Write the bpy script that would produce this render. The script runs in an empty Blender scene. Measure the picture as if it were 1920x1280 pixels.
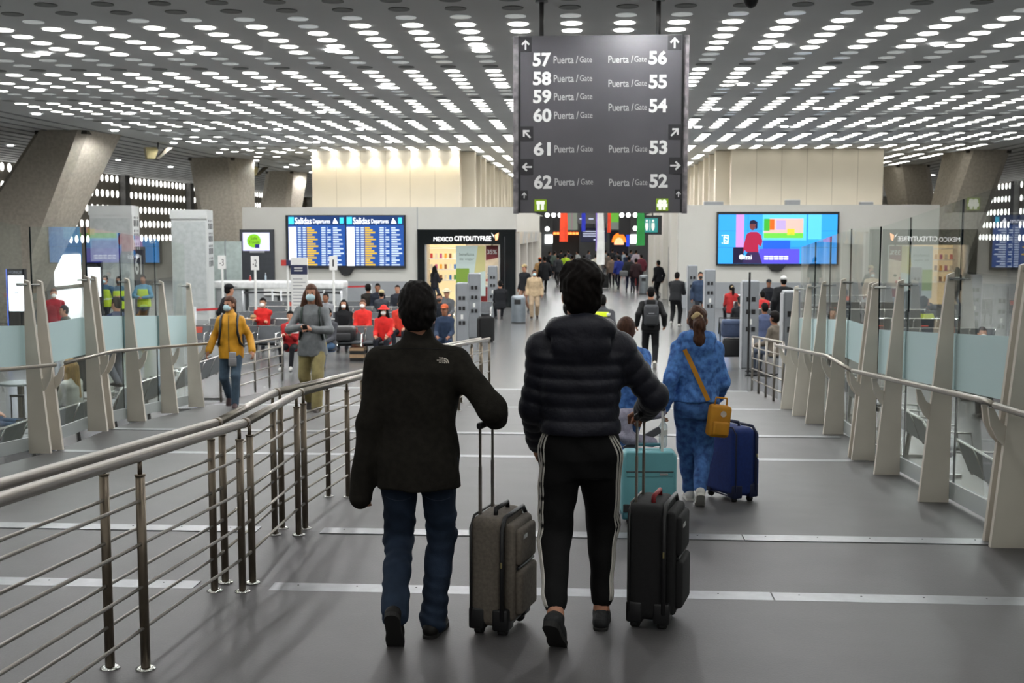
import bpy, bmesh, math, random
import numpy as np
from mathutils import Vector, Matrix
from mathutils.bvhtree import BVHTree

PI = math.pi
random.seed(7)
rng = np.random.RandomState(5)
scene = bpy.context.scene
COL = scene.collection

# ------------------------------------------------------------------ camera
FPX, CZ, VX, VY = 2200.0, 2.97, 1105.0, 433.0          # focal length in px, eye height over hall floor, vanishing point
YAW = math.atan((VX - 960) / FPX)
PITCH = math.atan((640 - VY) / math.hypot(FPX, VX - 960))
cam_data = bpy.data.cameras.new('camera')
cam_data.sensor_width = 36.0
cam_data.lens = FPX / 1920 * 36
cam_data.clip_end = 400
cam_data.dof.use_dof = True
cam_data.dof.focus_distance = 6.2
cam_data.dof.aperture_fstop = 5.6
camera = bpy.data.objects.new('camera', cam_data)
COL.objects.link(camera)
camera.location = (0, 0, CZ)
camera.rotation_euler = (PI / 2 - PITCH, 0, YAW)
scene.camera = camera

# ------------------------------------------------------------------ world, exposure
world = bpy.data.worlds.new('world')
scene.world = world
world.use_nodes = True
world.node_tree.nodes['Background'].inputs[0].default_value = (0.9, 0.95, 1.0, 1)
world.node_tree.nodes['Background'].inputs[1].default_value = 0.25
vs = scene.view_settings
vs.view_transform = 'Standard'
vs.look = 'None'
vs.gamma = 1.0
vs.use_curve_mapping = False
vs.exposure = 0.36
scene.cycles.use_denoising = True
scene.cycles.use_light_tree = False
scene.cycles.transparent_max_bounces = 14
scene.cycles.max_bounces = 4
scene.cycles.diffuse_bounces = 3
scene.cycles.glossy_bounces = 2
scene.cycles.transmission_bounces = 2
scene.cycles.caustics_reflective = False
scene.cycles.caustics_refractive = False
scene.cycles.use_adaptive_sampling = True
scene.cycles.adaptive_threshold = 0.08
scene.cycles.sample_clamp_indirect = 6.0
SPOT_W = 250.0            # watts of each small spot lamp between the discs
DISC_LIGHT = 5.0        # luminance of the round ceiling lights

# ------------------------------------------------------------------ picture -> place helpers
_fw = np.array([-math.sin(YAW) * math.cos(PITCH), math.cos(YAW) * math.cos(PITCH), -math.sin(PITCH)])
_rt = np.array([math.cos(YAW), math.sin(YAW), 0.0])
_up = np.cross(_rt, _fw)
CAM = np.array([0, 0, CZ])
def ray(x, y): return _fw + _rt * (x - 960) / FPX + _up * (640 - y) / FPX
def P(x, y, Y):
    d = ray(x, y); return CAM + d * (Y / d[1])
RAMP = [(-25, .89 + .071 * 31.6), (6.62, .89), (7.92, .89), (12.4, .56), (13.85, .56), (21.9, 0), (300, 0)]
def zf(Y): return float(np.interp(Y, [p[0] for p in RAMP], [p[1] for p in RAMP]))
def ground(x, y):
    d = ray(x, y)
    Ys = np.linspace(3, 140, 13701)
    zs = CZ + d[2] * Ys / d[1]
    i = int(np.argmax(zs <= np.interp(Ys, [p[0] for p in RAMP], [p[1] for p in RAMP])))
    return CAM + d * (Ys[i] / d[1])

# ------------------------------------------------------------------ materials
def lin(h):
    if isinstance(h, str):
        h = h.lstrip('#'); c = [int(h[i:i + 2], 16) / 255 for i in (0, 2, 4)]
    else: c = h
    return tuple(x / 12.92 if x <= .04045 else ((x + .055) / 1.055) ** 2.4 for x in c)
_M = {}
def mat(name, col, rough=.6, metal=0., var=.08, vscale=6., bump=0., bscale=60., spec=.5, col2=None, detail=2., stretch=None, sheen=0.):
    if name in _M: return _M[name]
    m = bpy.data.materials.new(name); m.use_nodes = True
    nt = m.node_tree; b = nt.nodes['Principled BSDF']
    c = lin(col)
    b.inputs['Roughness'].default_value = rough
    b.inputs['Metallic'].default_value = metal
    b.inputs['Specular IOR Level'].default_value = spec
    if sheen: b.inputs['Sheen Weight'].default_value = sheen
    tc = nt.nodes.new('ShaderNodeTexCoord'); mp = nt.nodes.new('ShaderNodeMapping')
    nt.links.new(tc.outputs['Object'], mp.inputs[0])
    if stretch: mp.inputs['Scale'].default_value = stretch
    n = nt.nodes.new('ShaderNodeTexNoise'); n.inputs['Scale'].default_value = vscale; n.inputs['Detail'].default_value = detail
    nt.links.new(mp.outputs[0], n.inputs[0])
    r = nt.nodes.new('ShaderNodeValToRGB')
    d = lin(col2) if col2 else tuple(x * (1 - var * 2) for x in c)
    r.color_ramp.elements[0].position = .35; r.color_ramp.elements[1].position = .65
    r.color_ramp.elements[0].color = (*d, 1); r.color_ramp.elements[1].color = (*c, 1)
    nt.links.new(n.outputs[0], r.inputs[0]); nt.links.new(r.outputs[0], b.inputs['Base Color'])
    if bump:
        n2 = nt.nodes.new('ShaderNodeTexNoise'); n2.inputs['Scale'].default_value = bscale; n2.inputs['Detail'].default_value = 2
        nt.links.new(mp.outputs[0], n2.inputs[0])
        bp = nt.nodes.new('ShaderNodeBump'); bp.inputs['Strength'].default_value = bump; bp.inputs['Distance'].default_value = .01
        nt.links.new(n2.outputs[0], bp.inputs['Height']); nt.links.new(bp.outputs[0], b.inputs['Normal'])
    _M[name] = m
    return m
def emat(name, col, strength):
    if name in _M: return _M[name]
    m = bpy.data.materials.new(name); m.use_nodes = True
    b = m.node_tree.nodes['Principled BSDF']
    c = lin(col)
    b.inputs['Base Color'].default_value = (*[x * .3 for x in c], 1)
    b.inputs['Emission Color'].default_value = (*c, 1)
    b.inputs['Emission Strength'].default_value = strength
    b.inputs['Roughness'].default_value = .3
    m.cycles.emission_sampling = 'FRONT' if strength >= 3 else 'NONE'
    _M[name] = m
    return m
def glass(name, tint, rough=0.0, opac=0.0, refl=1.0, film='e2f1f2'):
    if name in _M: return _M[name]
    m = bpy.data.materials.new(name); m.use_nodes = True
    nt = m.node_tree; nt.nodes.remove(nt.nodes['Principled BSDF'])
    out = nt.nodes['Material Output']
    tr = nt.nodes.new('ShaderNodeBsdfTransparent'); tr.inputs[0].default_value = (*tint, 1)
    gl = nt.nodes.new('ShaderNodeBsdfGlossy'); gl.inputs['Roughness'].default_value = rough
    gl.inputs[0].default_value = (refl, refl, refl, 1)
    fr = nt.nodes.new('ShaderNodeFresnel'); fr.inputs[0].default_value = 1.85
    mx = nt.nodes.new('ShaderNodeMixShader')
    ge = nt.nodes.new('ShaderNodeNewGeometry'); om = nt.nodes.new('ShaderNodeMath'); om.operation = 'SUBTRACT'; om.inputs[0].default_value = 1
    mu = nt.nodes.new('ShaderNodeMath'); mu.operation = 'MULTIPLY'
    nt.links.new(ge.outputs['Backfacing'], om.inputs[1]); nt.links.new(fr.outputs[0], mu.inputs[0]); nt.links.new(om.outputs[0], mu.inputs[1])
    nt.links.new(mu.outputs[0], mx.inputs[0]); nt.links.new(tr.outputs[0], mx.inputs[1]); nt.links.new(gl.outputs[0], mx.inputs[2])
    last = mx
    if opac:
        df = nt.nodes.new('ShaderNodeBsdfDiffuse'); df.inputs[0].default_value = (*lin(film), 1)
        tl = nt.nodes.new('ShaderNodeBsdfTranslucent'); tl.inputs[0].default_value = (*lin(film), 1)
        ad = nt.nodes.new('ShaderNodeMixShader'); ad.inputs[0].default_value = .5
        nt.links.new(df.outputs[0], ad.inputs[1]); nt.links.new(tl.outputs[0], ad.inputs[2])
        m2 = nt.nodes.new('ShaderNodeMixShader'); m2.inputs[0].default_value = opac
        nt.links.new(mx.outputs[0], m2.inputs[1]); nt.links.new(ad.outputs[0], m2.inputs[2])
        last = m2
    nt.links.new(last.outputs[0], out.inputs[0])
    _M[name] = m
    return m

# ------------------------------------------------------------------ mesh helpers
class MB:
    def __init__(s): s.v = []; s.f = []
    def add(s, vs, fs):
        o = len(s.v); s.v += [tuple(map(float, v)) for v in vs]; s.f += [tuple(o + i for i in f) for f in fs]; return s
    def box(s, lo, hi):
        (a, b, c), (d, e, f) = lo, hi
        return s.add([(a, b, c), (d, b, c), (d, e, c), (a, e, c), (a, b, f), (d, b, f), (d, e, f), (a, e, f)],
                     [(3, 2, 1, 0), (4, 5, 6, 7), (0, 1, 5, 4), (1, 2, 6, 5), (2, 3, 7, 6), (3, 0, 4, 7)])
    def cbox(s, c, size): return s.box([c[i] - size[i] / 2 for i in range(3)], [c[i] + size[i] / 2 for i in range(3)])
    def obox(s, a, b, w, h, upv=(0, 0, 1)):            # bar from a to b, width w, height h
        a = Vector(a); b = Vector(b); d = (b - a).normalized(); u = Vector(upv); sd = d.cross(u).normalized(); u = sd.cross(d)
        vs = []
        for p in (a, b):
            for i, j in ((-1, -1), (1, -1), (1, 1), (-1, 1)): vs.append(p + sd * i * w / 2 + u * j * h / 2)
        return s.add(vs, [(3, 2, 1, 0), (4, 5, 6, 7), (0, 1, 5, 4), (1, 2, 6, 5), (2, 3, 7, 6), (3, 0, 4, 7)])
    def tube(s, pts, r, n=8, caps=True):
        pts = [Vector(p) for p in pts]; m = len(pts); o = len(s.v)
        rs = r if hasattr(r, '__len__') else [r] * m
        d0 = (pts[1] - pts[0]).normalized()
        ref = Vector((0, 0, 1)) if abs(d0.z) < .9 else Vector((0, 1, 0))
        for i, p in enumerate(pts):
            d = (pts[min(i + 1, m - 1)] - pts[max(i - 1, 0)]).normalized()
            a = d.cross(ref).normalized(); b = d.cross(a)
            for k in range(n):
                t = 2 * PI * k / n
                s.v.append(tuple(p + (a * math.cos(t) + b * math.sin(t)) * rs[i]))
        for i in range(m - 1):
            for k in range(n):
                a = o + i * n + k; b = o + i * n + (k + 1) % n
                s.f.append((a, b, b + n, a + n))
        if caps:
            s.f.append(tuple(o + k for k in range(n))[::-1]); s.f.append(tuple(o + (m - 1) * n + k for k in range(n)))
        return s
    def prism(s, poly, ext):                          # planar polygon (3-D points) extruded by vector ext
        e = Vector(ext); n = len(poly); a = [Vector(p) for p in poly]
        return s.add(a + [p + e for p in a], [tuple(range(n))[::-1], tuple(range(n, 2 * n))] + [(i, (i + 1) % n, (i + 1) % n + n, i + n) for i in range(n)])
    def lathe(s, prof, c=(0, 0, 0), n=16):            # (r, z) profile about z
        o = len(s.v); m = len(prof)
        for r, z in prof:
            for k in range(n): t = 2 * PI * k / n; s.v.append((c[0] + r * math.cos(t), c[1] + r * math.sin(t), c[2] + z))
        for i in range(m - 1):
            for k in range(n):
                a = o + i * n + k; b = o + i * n + (k + 1) % n; s.f.append((a, b, b + n, a + n))
        s.f.append(tuple(o + k for k in range(n))[::-1]); s.f.append(tuple(o + (m - 1) * n + k for k in range(n)))
        return s
    def rbox(s, lo, hi, r=.02, seg=3):                # rounded box
        bm = bmesh.new(); bmesh.ops.create_cube(bm, size=1)
        c = [(lo[i] + hi[i]) / 2 for i in range(3)]; sz = [hi[i] - lo[i] for i in range(3)]
        for v in bm.verts: v.co = Vector([c[i] + v.co[i] * sz[i] for i in range(3)])
        bmesh.ops.bevel(bm, geom=list(bm.edges), offset=min(r, min(sz) * .49), segments=seg, affect='EDGES', profile=.5)
        bm.verts.index_update()
        s.add([v.co for v in bm.verts], [[v.index for v in f.verts] for f in bm.faces]); bm.free(); return s
    def mesh(s, name, m=None, smooth=False):
        me = bpy.data.meshes.new(name); me.from_pydata(s.v, [], s.f)
        if m: me.materials.append(m)
        if smooth: me.polygons.foreach_set('use_smooth', [True] * len(me.polygons))
        return me
    def build(s, name, m, parent=None, smooth=False): return link(name, s.mesh(name, m, smooth), parent)
def link(name, me, parent=None, loc=None, rz=None):
    o = bpy.data.objects.new(name, me); COL.objects.link(o)
    if parent is not None: o.parent = parent
    if loc is not None: o.location = loc
    if rz is not None: o.rotation_euler = (0, 0, rz)
    return o
def tag(o, label=None, cat=None, group=None, kind=None):
    if label: o['label'] = label
    if cat: o['category'] = cat
    if group: o['group'] = group
    if kind: o['kind'] = kind
    return o
def thing(name, label, cat, loc=(0, 0, 0), rz=0, group=None):
    return tag(link(name, None, None, tuple(map(float, loc)), rz), label, cat, group)
def struct(name, mb, m, parent=None, smooth=False):
    o = mb.build(name, m, parent, smooth)
    if parent is None: o['kind'] = 'structure'
    return o
def copy_tree(o, parent=None):
    c = o.copy(); COL.objects.link(c); c.parent = parent
    for ch in o.children: copy_tree(ch, c)
    return c

# flat lettering: mesh of a string fitted into a rectangle of a vertical plane
_T = {}
def text2d(s, bold):
    k = (s, bold)
    if k not in _T:
        cu = bpy.data.curves.new('t', 'FONT'); cu.body = s; cu.offset = bold; cu.resolution_u = 3
        ob = bpy.data.objects.new('t', cu); COL.objects.link(ob)
        dg = bpy.context.evaluated_depsgraph_get(); me = ob.evaluated_get(dg).to_mesh()
        v = [(q.co.x, q.co.y) for q in me.vertices]; f = [tuple(p.vertices) for p in me.polygons]
        ob.evaluated_get(dg).to_mesh_clear(); bpy.data.objects.remove(ob); bpy.data.curves.remove(cu)
        a = np.array(v); lo = a.min(0); a = (a - lo) / np.maximum(a.max(0) - lo, 1e-6)
        _T[k] = (a, f)
    return _T[k]
def lettering(s, x0, x1, z0, z1, Y, m, parent, bold=0.0, name='lettering', face=-1, vertical=False):
    a, f = text2d(s, bold)
    if vertical: a = np.stack([1 - a[:, 1], a[:, 0]], 1)
    mb = MB(); mb.add([(x0 + u * (x1 - x0), Y, z0 + w * (z1 - z0)) for u, w in a], f)
    return mb.build(name, m, parent)
def pxrect(x0, y0, x1, y1, Y):                        # image rectangle -> X0, X1, Z0, Z1 on the plane at depth Y
    a = P(x0, (y0 + y1) / 2, Y); b = P(x1, (y0 + y1) / 2, Y); t = P((x0 + x1) / 2, y0, Y); u = P((x0 + x1) / 2, y1, Y)
    return a[0], b[0], u[2], t[2]
def pxbox(mb, x0, y0, x1, y1, Y, depth):
    a, b, c, d = pxrect(x0, y0, x1, y1, Y); return mb.box((a, Y, c), (b, Y + depth, d))

# ------------------------------------------------------------------ palette
STEEL = mat('brushed_steel', '9a958c', .32, .9, .06, 20, stretch=(1, 1, 8))
DSTEEL = mat('dull_steel', '7d7365', .38, .85, .08, 12)
CHROME = mat('chrome', 'd8d8d6', .18, 1., .02)
FINP = mat('light_grey_paint', 'cdc6b9', .55, 0, .03, 4)
BLACK = mat('black_plastic', '141416', .45, 0, .05)
DARK = mat('charcoal_plastic', '2a2b2d', .5, 0, .05)
WHITE = mat('white_laminate', 'dcdcd8', .4, 0, .02)
GREYM = mat('grey_laminate', '8f9294', .45, 0, .03)
SKIN = mat('skin_light', 'b98468', .5, 0, .06, 20)
SKIN2 = mat('skin_tan', '8f5f45', .5, 0, .06, 20)
MASK = mat('mask_blue', 'b6d3da', .7, 0, .04)
MASKW = mat('mask_white', 'e8e8e4', .7, 0, .03)
RUBBER = mat('rubber', '1a1a1a', .7, 0, .1)
# ================================================================== STRUCTURE
CEIL = 6.2
# hall floor with faint tile joints
def floor_mat():
    m = mat('polished_floor', '656666', .22, 0, .05, .8, spec=.5)
    nt = m.node_tree; b = nt.nodes['Principled BSDF']
    tc = nt.nodes['Texture Coordinate']
    br = nt.nodes.new('ShaderNodeTexBrick'); br.offset = 0
    br.inputs['Scale'].default_value = 1; br.inputs['Brick Width'].default_value = .9; br.inputs['Row Height'].default_value = .9
    br.inputs['Mortar Size'].default_value = .012; br.inputs['Color1'].default_value = (1, 1, 1, 1); br.inputs['Color2'].default_value = (.96, .96, .96, 1)
    br.inputs['Mortar'].default_value = (.85, .85, .85, 1)
    nt.links.new(tc.outputs['Object'], br.inputs[0])
    src = b.inputs['Base Color'].links[0].from_socket
    mx = nt.nodes.new('ShaderNodeMix'); mx.data_type = 'RGBA'; mx.blend_type = 'MULTIPLY'; mx.inputs[0].default_value = 1
    nt.links.new(src, mx.inputs[6]); nt.links.new(br.outputs[0], mx.inputs[7]); nt.links.new(mx.outputs[2], b.inputs['Base Color'])
    return m
struct('floor', MB().box((-34, -26, -.2), (34, 114, 0)), floor_mat())
LINO = mat('ramp_vinyl', '4f4d4d', .5, 0, .07, 2.5, bump=.12, bscale=90)
XL, XR = -5.86, 3.2
rp = MB()
ys = [p[0] for p in RAMP[:-1]]
prof = [(y, z) for y, z in RAMP[:-1]]
poly = [(XL, y, z) for y, z in prof] + [(XL, ys[-1], .001), (XL, ys[0], .001)]
poly = [(XL, y, z) for y, z in prof[:-1]] + [(XL, 21.9, .002), (XL, ys[0], .002)]
rp.prism(poly, (XR - XL, 0, 0))
ramp = struct('floor_ramp', rp, LINO)
STRIP = mat('aluminium_strip', '8d8f91', .42, .8, .05, 14)
for yy, w in ((6.62, .075), (7.92, .075), (12.4, .06), (13.85, .06), (17.75, .05), (21.9, .07)):
    for xa, xb in ((XL + .05, -2.3), (-1.85, 1.05), (1.06, XR - .25)):
        if yy > 8 and xa < 1.06 and xa > -2: xb = XR - .25
        if yy > 8 and xa > 1: continue
        z = zf(yy) + .004
        s = MB().box((xa, yy - w, z - .006), (xb, yy + w, z + .002)); s.build('metal_strip', STRIP, ramp)
        if yy < 8:
            sc = MB()
            for k in range(int((xb - xa) / .35)): sc.lathe([(.006, z + .002), (.005, z + .004)], (xa + .15 + k * .35, yy + .03, 0), 6)
            sc.build('screws', DARK, ramp)['kind'] = 'stuff'
# floor seam beside the railing

# ceiling
CEILM = mat('ceiling_panel', 'dddedc', .8, 0, .03, .5)
ceiling = struct('ceiling', MB().box((-34, -26, CEIL), (34, 114, CEIL + .3)), CEILM)
slat = MB()
for sx in (-1, 1):
    for k in range(16):
        x = sx * (15.9 + k * .75); slat.box((x - .03, 0, CEIL - .025), (x + .03, 112, CEIL))
slat.build('ceiling_batten', mat('batten_grey', '8e908e', .7), ceiling)['kind'] = 'stuff'
LIT = emat('lit_disc', 'fffdf6', DISC_LIGHT)
SEMI = emat('dim_disc', 'cfd4d2', .32)
DIMD = mat('unlit_disc', '8f918d', .7)
def disc_mesh(name, m, r=.16, n=14, dz=.012):
    return MB().lathe([(r, -dz), (r * .98, 0.004)], (0, 0, 0), n).mesh(name, m)
dm = {k: disc_mesh('ceiling_disc', m) for k, m in (('L', LIT), ('S', SEMI), ('D', DIMD))}
allD = []
for r in range(-60, 128):
    Y = 18.70 + .668 * r
    ph = r % 8
    kind = 'L' if ph < 5 else ('S' if ph in (5, 6) else 'D')
    if r in (-1,): kind = 'S'
    if r < -1: kind = 'L' if (r < -4 and ph in (0, 1, 2)) else 'D'
    for c in range(-18, 20):
        X = -1.1365 + .8313 * c
        if 46.9 < Y < 84 and (-11.4 < X < -4.7 or 5.2 < X < 12.1): continue
        if abs(X) > 15.2: continue
        k = kind
        if k == 'L' and X < -11 and r > 26 and rng.rand() < .5: k = 'D'
        if k == 'L' and rng.rand() < .01: k = 'S'
        allD.append((Y, X, k))
seen = sorted([d for d in allD if 15.9 < d[0] and abs(960 + (d[1] - 0) * FPX / d[0] + 145 - 960) < 990], key=lambda d: d[0])
near = seen[:290]; ns = set(near)
for Y, X, k in near: link('ceiling_disc', dm[k], ceiling, (X, Y, CEIL))
rest = {'L': MB(), 'S': MB(), 'D': MB()}
for d in allD:
    if d in ns: continue
    Y, X, k = d
    o_ = len(rest[k].v); rest[k].v += [(X + .16 * math.cos(2 * PI * q / 10), Y + .16 * math.sin(2 * PI * q / 10), CEIL - .008) for q in range(10)]; rest[k].f.append(tuple(range(o_ + 9, o_ - 1, -1)))
for k, m in (('L', LIT), ('S', SEMI), ('D', DIMD)):
    rest[k].build('ceiling_discs', m, ceiling)['kind'] = 'stuff'
# bright round spot lamps set between the discs
SPOT = emat('spot_white', 'ffffff', 12)
sm = MB().lathe([(.11, -.03), (.12, .0)], (0, 0, 0), 14).mesh('spot_lamp', SPOT)
def spot(X, Y, W):
    link('spot_lamp', sm, ceiling, (X, Y, CEIL))
    la = bpy.data.lights.new('spot_beam', 'SPOT'); la.energy = W; la.spot_size = 2.95; la.spot_blend = .4; la.shadow_soft_size = .1; la.color = (.97, .985, 1.0)
    link('spot_beam', la, None, (X, Y, CEIL - .05))
for j in range(-8, 14):
    for i in range(-5, 6):
        X = -1.97 + 2.65 * i; Y = 21.1 + 5.36 * j
        if Y > 46.5 and (-11.6 < X < -4.6 or 5.0 < X < 12.3): continue
        if j < -1 and (i + j) % 2: continue
        spot(X, Y, SPOT_W if j >= -1 else SPOT_W * .3)
for x, y in ((19, 273), (222, 300), (320, 313), (465, 334), (1490, 325), (1672, 341), (1750, 328), (1777, 325)):
    d = ray(x, y); p = CAM + d * ((CEIL - .02 - CZ) / d[2])
    if p[1] < 95: spot(p[0], p[1], SPOT_W)

# outer walls
WCON = mat('perforated_wall', '8d867a', .8, 0, .08, .7)
WALLW = mat('wall_warm_white', 'c9c6bc', .7, 0, .02, 1)
wl = struct('wall_left', MB().box((-27.6, -26, 0), (-27.2, 114, CEIL)), WCON)
wr = struct('wall_right', MB().box((27.6, -26, 0), (28.0, 114, CEIL)), WCON)
struct('wall_behind', MB().box((-28, -26.4, 0), (28, -26, CEIL)), WALLW)
struct('wall_far', MB().box((-28, 112, 0), (28, 112.4, CEIL)), WALLW)
PORT = emat('porthole_daylight', 'fffefa', 3.2)
for sgn, w in ((-1, wl), (1, wr)):
    ph = MB(); X = sgn * 27.19 if sgn < 0 else 27.59
    for Y in np.arange(42, 110, .7):
        if (Y % 11.2) < 1.2: continue
        for z in (5.95, 5.1, 4.25, 3.4, 2.55):
            o = len(ph.v)
            n = 10
            ph.v += [(X, Y + .17 * math.cos(2 * PI * k / n), z + .2 * math.sin(2 * PI * k / n)) for k in range(n)]
            ph.v += [(X - sgn * .02, Y + .16 * math.cos(2 * PI * k / n), z + .19 * math.sin(2 * PI * k / n)) for k in range(n)]
            ph.f += [tuple(range(o + n, o + 2 * n)[::-1] if sgn < 0 else range(o + n, o + 2 * n))] + [(o + k, o + (k + 1) % n, o + n + (k + 1) % n, o + n + k) for k in range(n)]
    ph.build('porthole', PORT, w)['kind'] = 'stuff'
    for Y in np.arange(44.8, 110, 11.2):
        MB().box((X - sgn * .0 if sgn < 0 else X - .35, Y - .35, 0), (X + .35 if sgn < 0 else X, Y + .35, CEIL)).build('pilaster', mat('pilaster_grey', '6b6a68', .7), w)
MB().box((-27.2, 58.2, .2), (-27.15, 61.2, 1.75)).build('bright_window', emat('daylight_pane', 'f4fbff', 6), wl)

# central island walls: left and right of the corridor
YW = 46.0
WALLG = mat('wall_light_grey', 'bcbbb4', .6, 0, .02, 1)
WAIN = mat('wainscot_grey', '8c8f92', .5, 0, .03, 2)
xl0 = P(455, 450, YW)[0]; xs0 = P(783, 450, YW)[0]; xs1 = P(967, 450, YW)[0]
xi0 = P(797, 450, YW)[0]; xi1 = P(938, 450, YW)[0]
ztop = P(700, 388, YW)[2]; zst = P(870, 430, YW)[2]; zop = P(870, 458, YW)[2]; zwn = P(700, 527, YW)[2]
wbl = struct('wall_back_left', MB().box((xl0, YW, 0), (xs0, YW + .4, ztop)).box((xs0, YW, zst), (xs1 + .02, YW + .4, ztop)).box((xl0, YW + .4, 0), (xl0 + .3, YW + 26, ztop)).box((xl0, YW + .4, ztop - .05), (xs1 + .02, YW + 26, ztop)), WALLG)
MB().box((xl0, YW - .03, 0), (xs0, YW, zwn)).build('wainscot', WAIN, wbl)
MB().box((xs0 - .02, YW - .012, zst), (xs0 + .01, YW, ztop)).build('wall_joint', WAIN, wbl)
xr0 = P(1272, 450, YW)[0]; xr1 = P(1760, 450, YW)[0]
wbr = struct('wall_back_right', MB().box((xr0, YW, 0), (xr1, YW + .4, ztop + .06)).box((xr0, YW + .4, ztop), (xr1, YW + 26, ztop + .06)).box((xr1 - .3, YW + .4, 0), (xr1, YW + 26, ztop)), WALLG)
MB().box((xr0, YW - .03, 0), (xr1, YW, zwn)).build('wainscot', WAIN, wbr)
# corridor walls with pale vertical fins
CORW = mat('corridor_white', 'cfccc4', .45, 0, .02, 1)
cl = struct('wall_corridor_left', MB().box((xs1 - .3, YW + .45, 2.9), (xs1, 68, ztop)).box((xs1 - .3, 66, 0), (xs1, 68, 2.9)), CORW)
for y in (46.5, 52, 57, 62, 67):
    MB().box((xs1 - .3, y, 0), (xs1 + .12, y + .5, 2.9)).build('wall_column', CORW, cl)
MB().box((xs1, 46.6, 2.45), (xs1 + .1, 66, 2.95)).build('shop_fascia', mat('fascia_bluegrey', '9aa7b0', .4, 0, .3, 2, col2='c9b9a0'), cl)
MB().box((xs1 - .25, 46.6, 0), (xs1 - .2, 66, 2.5)).build('shop_glazing', mat('shop_beige', 'a08d78', .3, 0, .3, .8, col2='5b5148'), cl)
cr = struct('wall_corridor_right', MB().box((xr0, YW + .4, 0), (xr0 + .3, 68, ztop)), CORW)
for y in (47, 52, 58, 64):
    MB().box((xr0 - .22, y, 0), (xr0, y + 1.0, ztop)).build('wall_column', CORW, cr)
MB().box((xr0 - .02, 48.6, 0), (xr0, 51.4, 2.3)).build('side_door', mat('door_grey', '6f7276', .5), cr)
for k in range(3): MB().box((xr0 - .05, 48.8 + k * .8, .2), (xr0 - .02, 49.4 + k * .8, 2.1)).build('door_panel', mat('door_panel_grey', '83878b', .5), cr)
# upper volumes over the island
BOXM = mat('cream_panel', 'dcd3c0', .75, 0, .03, .6)
YB = 47.2
def upper(name, x0, x1, inner):
    X0 = P(x0, 330, YB)[0]; X1 = P(x1, 330, YB)[0]
    o = struct(name, MB().box((X0, YB, ztop - .3), (X1, 84, CEIL)), BOXM)
    xi = X1 if inner > 0 else X0
    for k in range(14):
        y = YB + .6 + k * 2.4
        MB().box((min(xi, xi + inner * .55), y, ztop - .3), (max(xi, xi + inner * .55), y + .5, CEIL - .02)).build('fin', BOXM, o)
        lp = MB().lathe([(.13, -.03), (.13, 0)], (xi + inner * .3, y + 1.3, CEIL), 10); lp.build('wash_lamp', SPOT, o)
    n = 6
    for k in range(1, n):
        x = X0 + (X1 - X0) * k / n
        MB().box((x - .008, YB - .006, ztop - .3), (x + .008, YB, CEIL)).build('panel_joint', mat('joint_cream', 'b5ab97', .8), o)
    return X0, X1
bl0, bl1 = upper('wall_upper_left', 585, 862, 1)
br0, br1 = upper('wall_upper_right', 1371, 1656, -1)
for k in range(8):
    x = bl0 + .12 + (bl1 - bl0 - .3) * k / 7
    lamp = bpy.data.lights.new('wall_washer', 'SPOT'); lamp.energy = 70; lamp.color = lin('fff0d0'); lamp.spot_size = 1.5; lamp.spot_blend = .8; lamp.shadow_soft_size = .06
    lo = link('wall_washer', lamp, None, (x, YB - .2, CEIL - .06)); lo.rotation_euler = (.1, 0, 0)
    link('washer_lens', MB().lathe([(.12, -.03), (.12, 0)], (0, 0, 0), 12).mesh('washer_lens', SPOT), ceiling, (x, YB - .2, CEIL))
# corridor end
ce = struct('wall_corridor_end', MB().box((-14, 106, 0), (14, 106.3, CEIL)), mat('end_wall_grey', '6a6a6c', .6, 0, .1, .5))

# concrete columns, leaning and twisted
CONC = mat('bush_hammered_concrete', 'b5ad9f', .9, 0, .10, 9, bump=.5, bscale=25, detail=8)
def column(label, xt0, xt1, yt, xb0, xb1, yb, side, flat=1):
    ht = CEIL - CZ
    Y = FPX * ht / (VY - yt)
    Xa = P(xt0, yt, Y)[0]; Xb = P(xt1, yt, Y)[0]
    zb = P(xb0, yb, Y)[2]
    Xc = P(xb0, yb, Y)[0]; Xd = P(xb1, yb, Y)[0]
    k = CEIL / (CEIL - zb)
    Xc = Xa + (Xc - Xa) * k; Xd = Xb + (Xd - Xb) * k
    root = thing('concrete_column', label, 'column', ((Xc + Xd) / 2, Y, 0), 0, 'leaning concrete columns')
    ox, oy = (Xc + Xd) / 2, Y
    mb = MB(); N = 8; w = 1.7
    for i in range(N + 1):
        t = i / N; z = CEIL * t
        a = Xc + (Xa - Xc) * t - ox; b = Xd + (Xb - Xd) * t - ox
        bx = side * .5 * (1 - abs(2 * t - 1)) ; d = w * (.7 + .5 * t)
        c = .25
        ring = [(a + c, 0), (b - c, 0), (b, .25), (b + side * .35 * t, d), (a + side * .35 * t, d), (a, .25)]
        mb.v += [(x, y, z) for x, y in ring]
    for i in range(N):
        for j in range(6):
            p = i * 6 + j; q = i * 6 + (j + 1) % 6; mb.f.append((p, q, q + 6, p + 6))
    mb.f.append(tuple(range(6))[::-1]); mb.f.append(tuple(range(N * 6, N * 6 + 6)))
    mb.build('shaft', CONC, root)
    MB().box((min(Xa, Xc) - ox - .0 + (Xa - min(Xa, Xc)), .1, CEIL - .12), (Xb - ox, 1.4, CEIL - .01)).build('head_joint', mat('dark_joint', '4a463f', .8), root)
column('wide leaning concrete column at far left, nearest the entrance', 62, 160, 241, -60, 90, 432, 1)
column('pale concrete column behind the white booths left of the island', 351, 437, 294, 372, 452, 420, 1)
column('small concrete column left of the cream upper wall', 497, 548, 320, 486, 543, 388, 1)
column('dark brown concrete column right of the cream upper wall', 1682, 1745, 312, 1692, 1756, 382, -1)
column('concrete column at far right above the glass barrier', 1814, 1898, 286, 1780, 1862, 382, -1)
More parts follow.
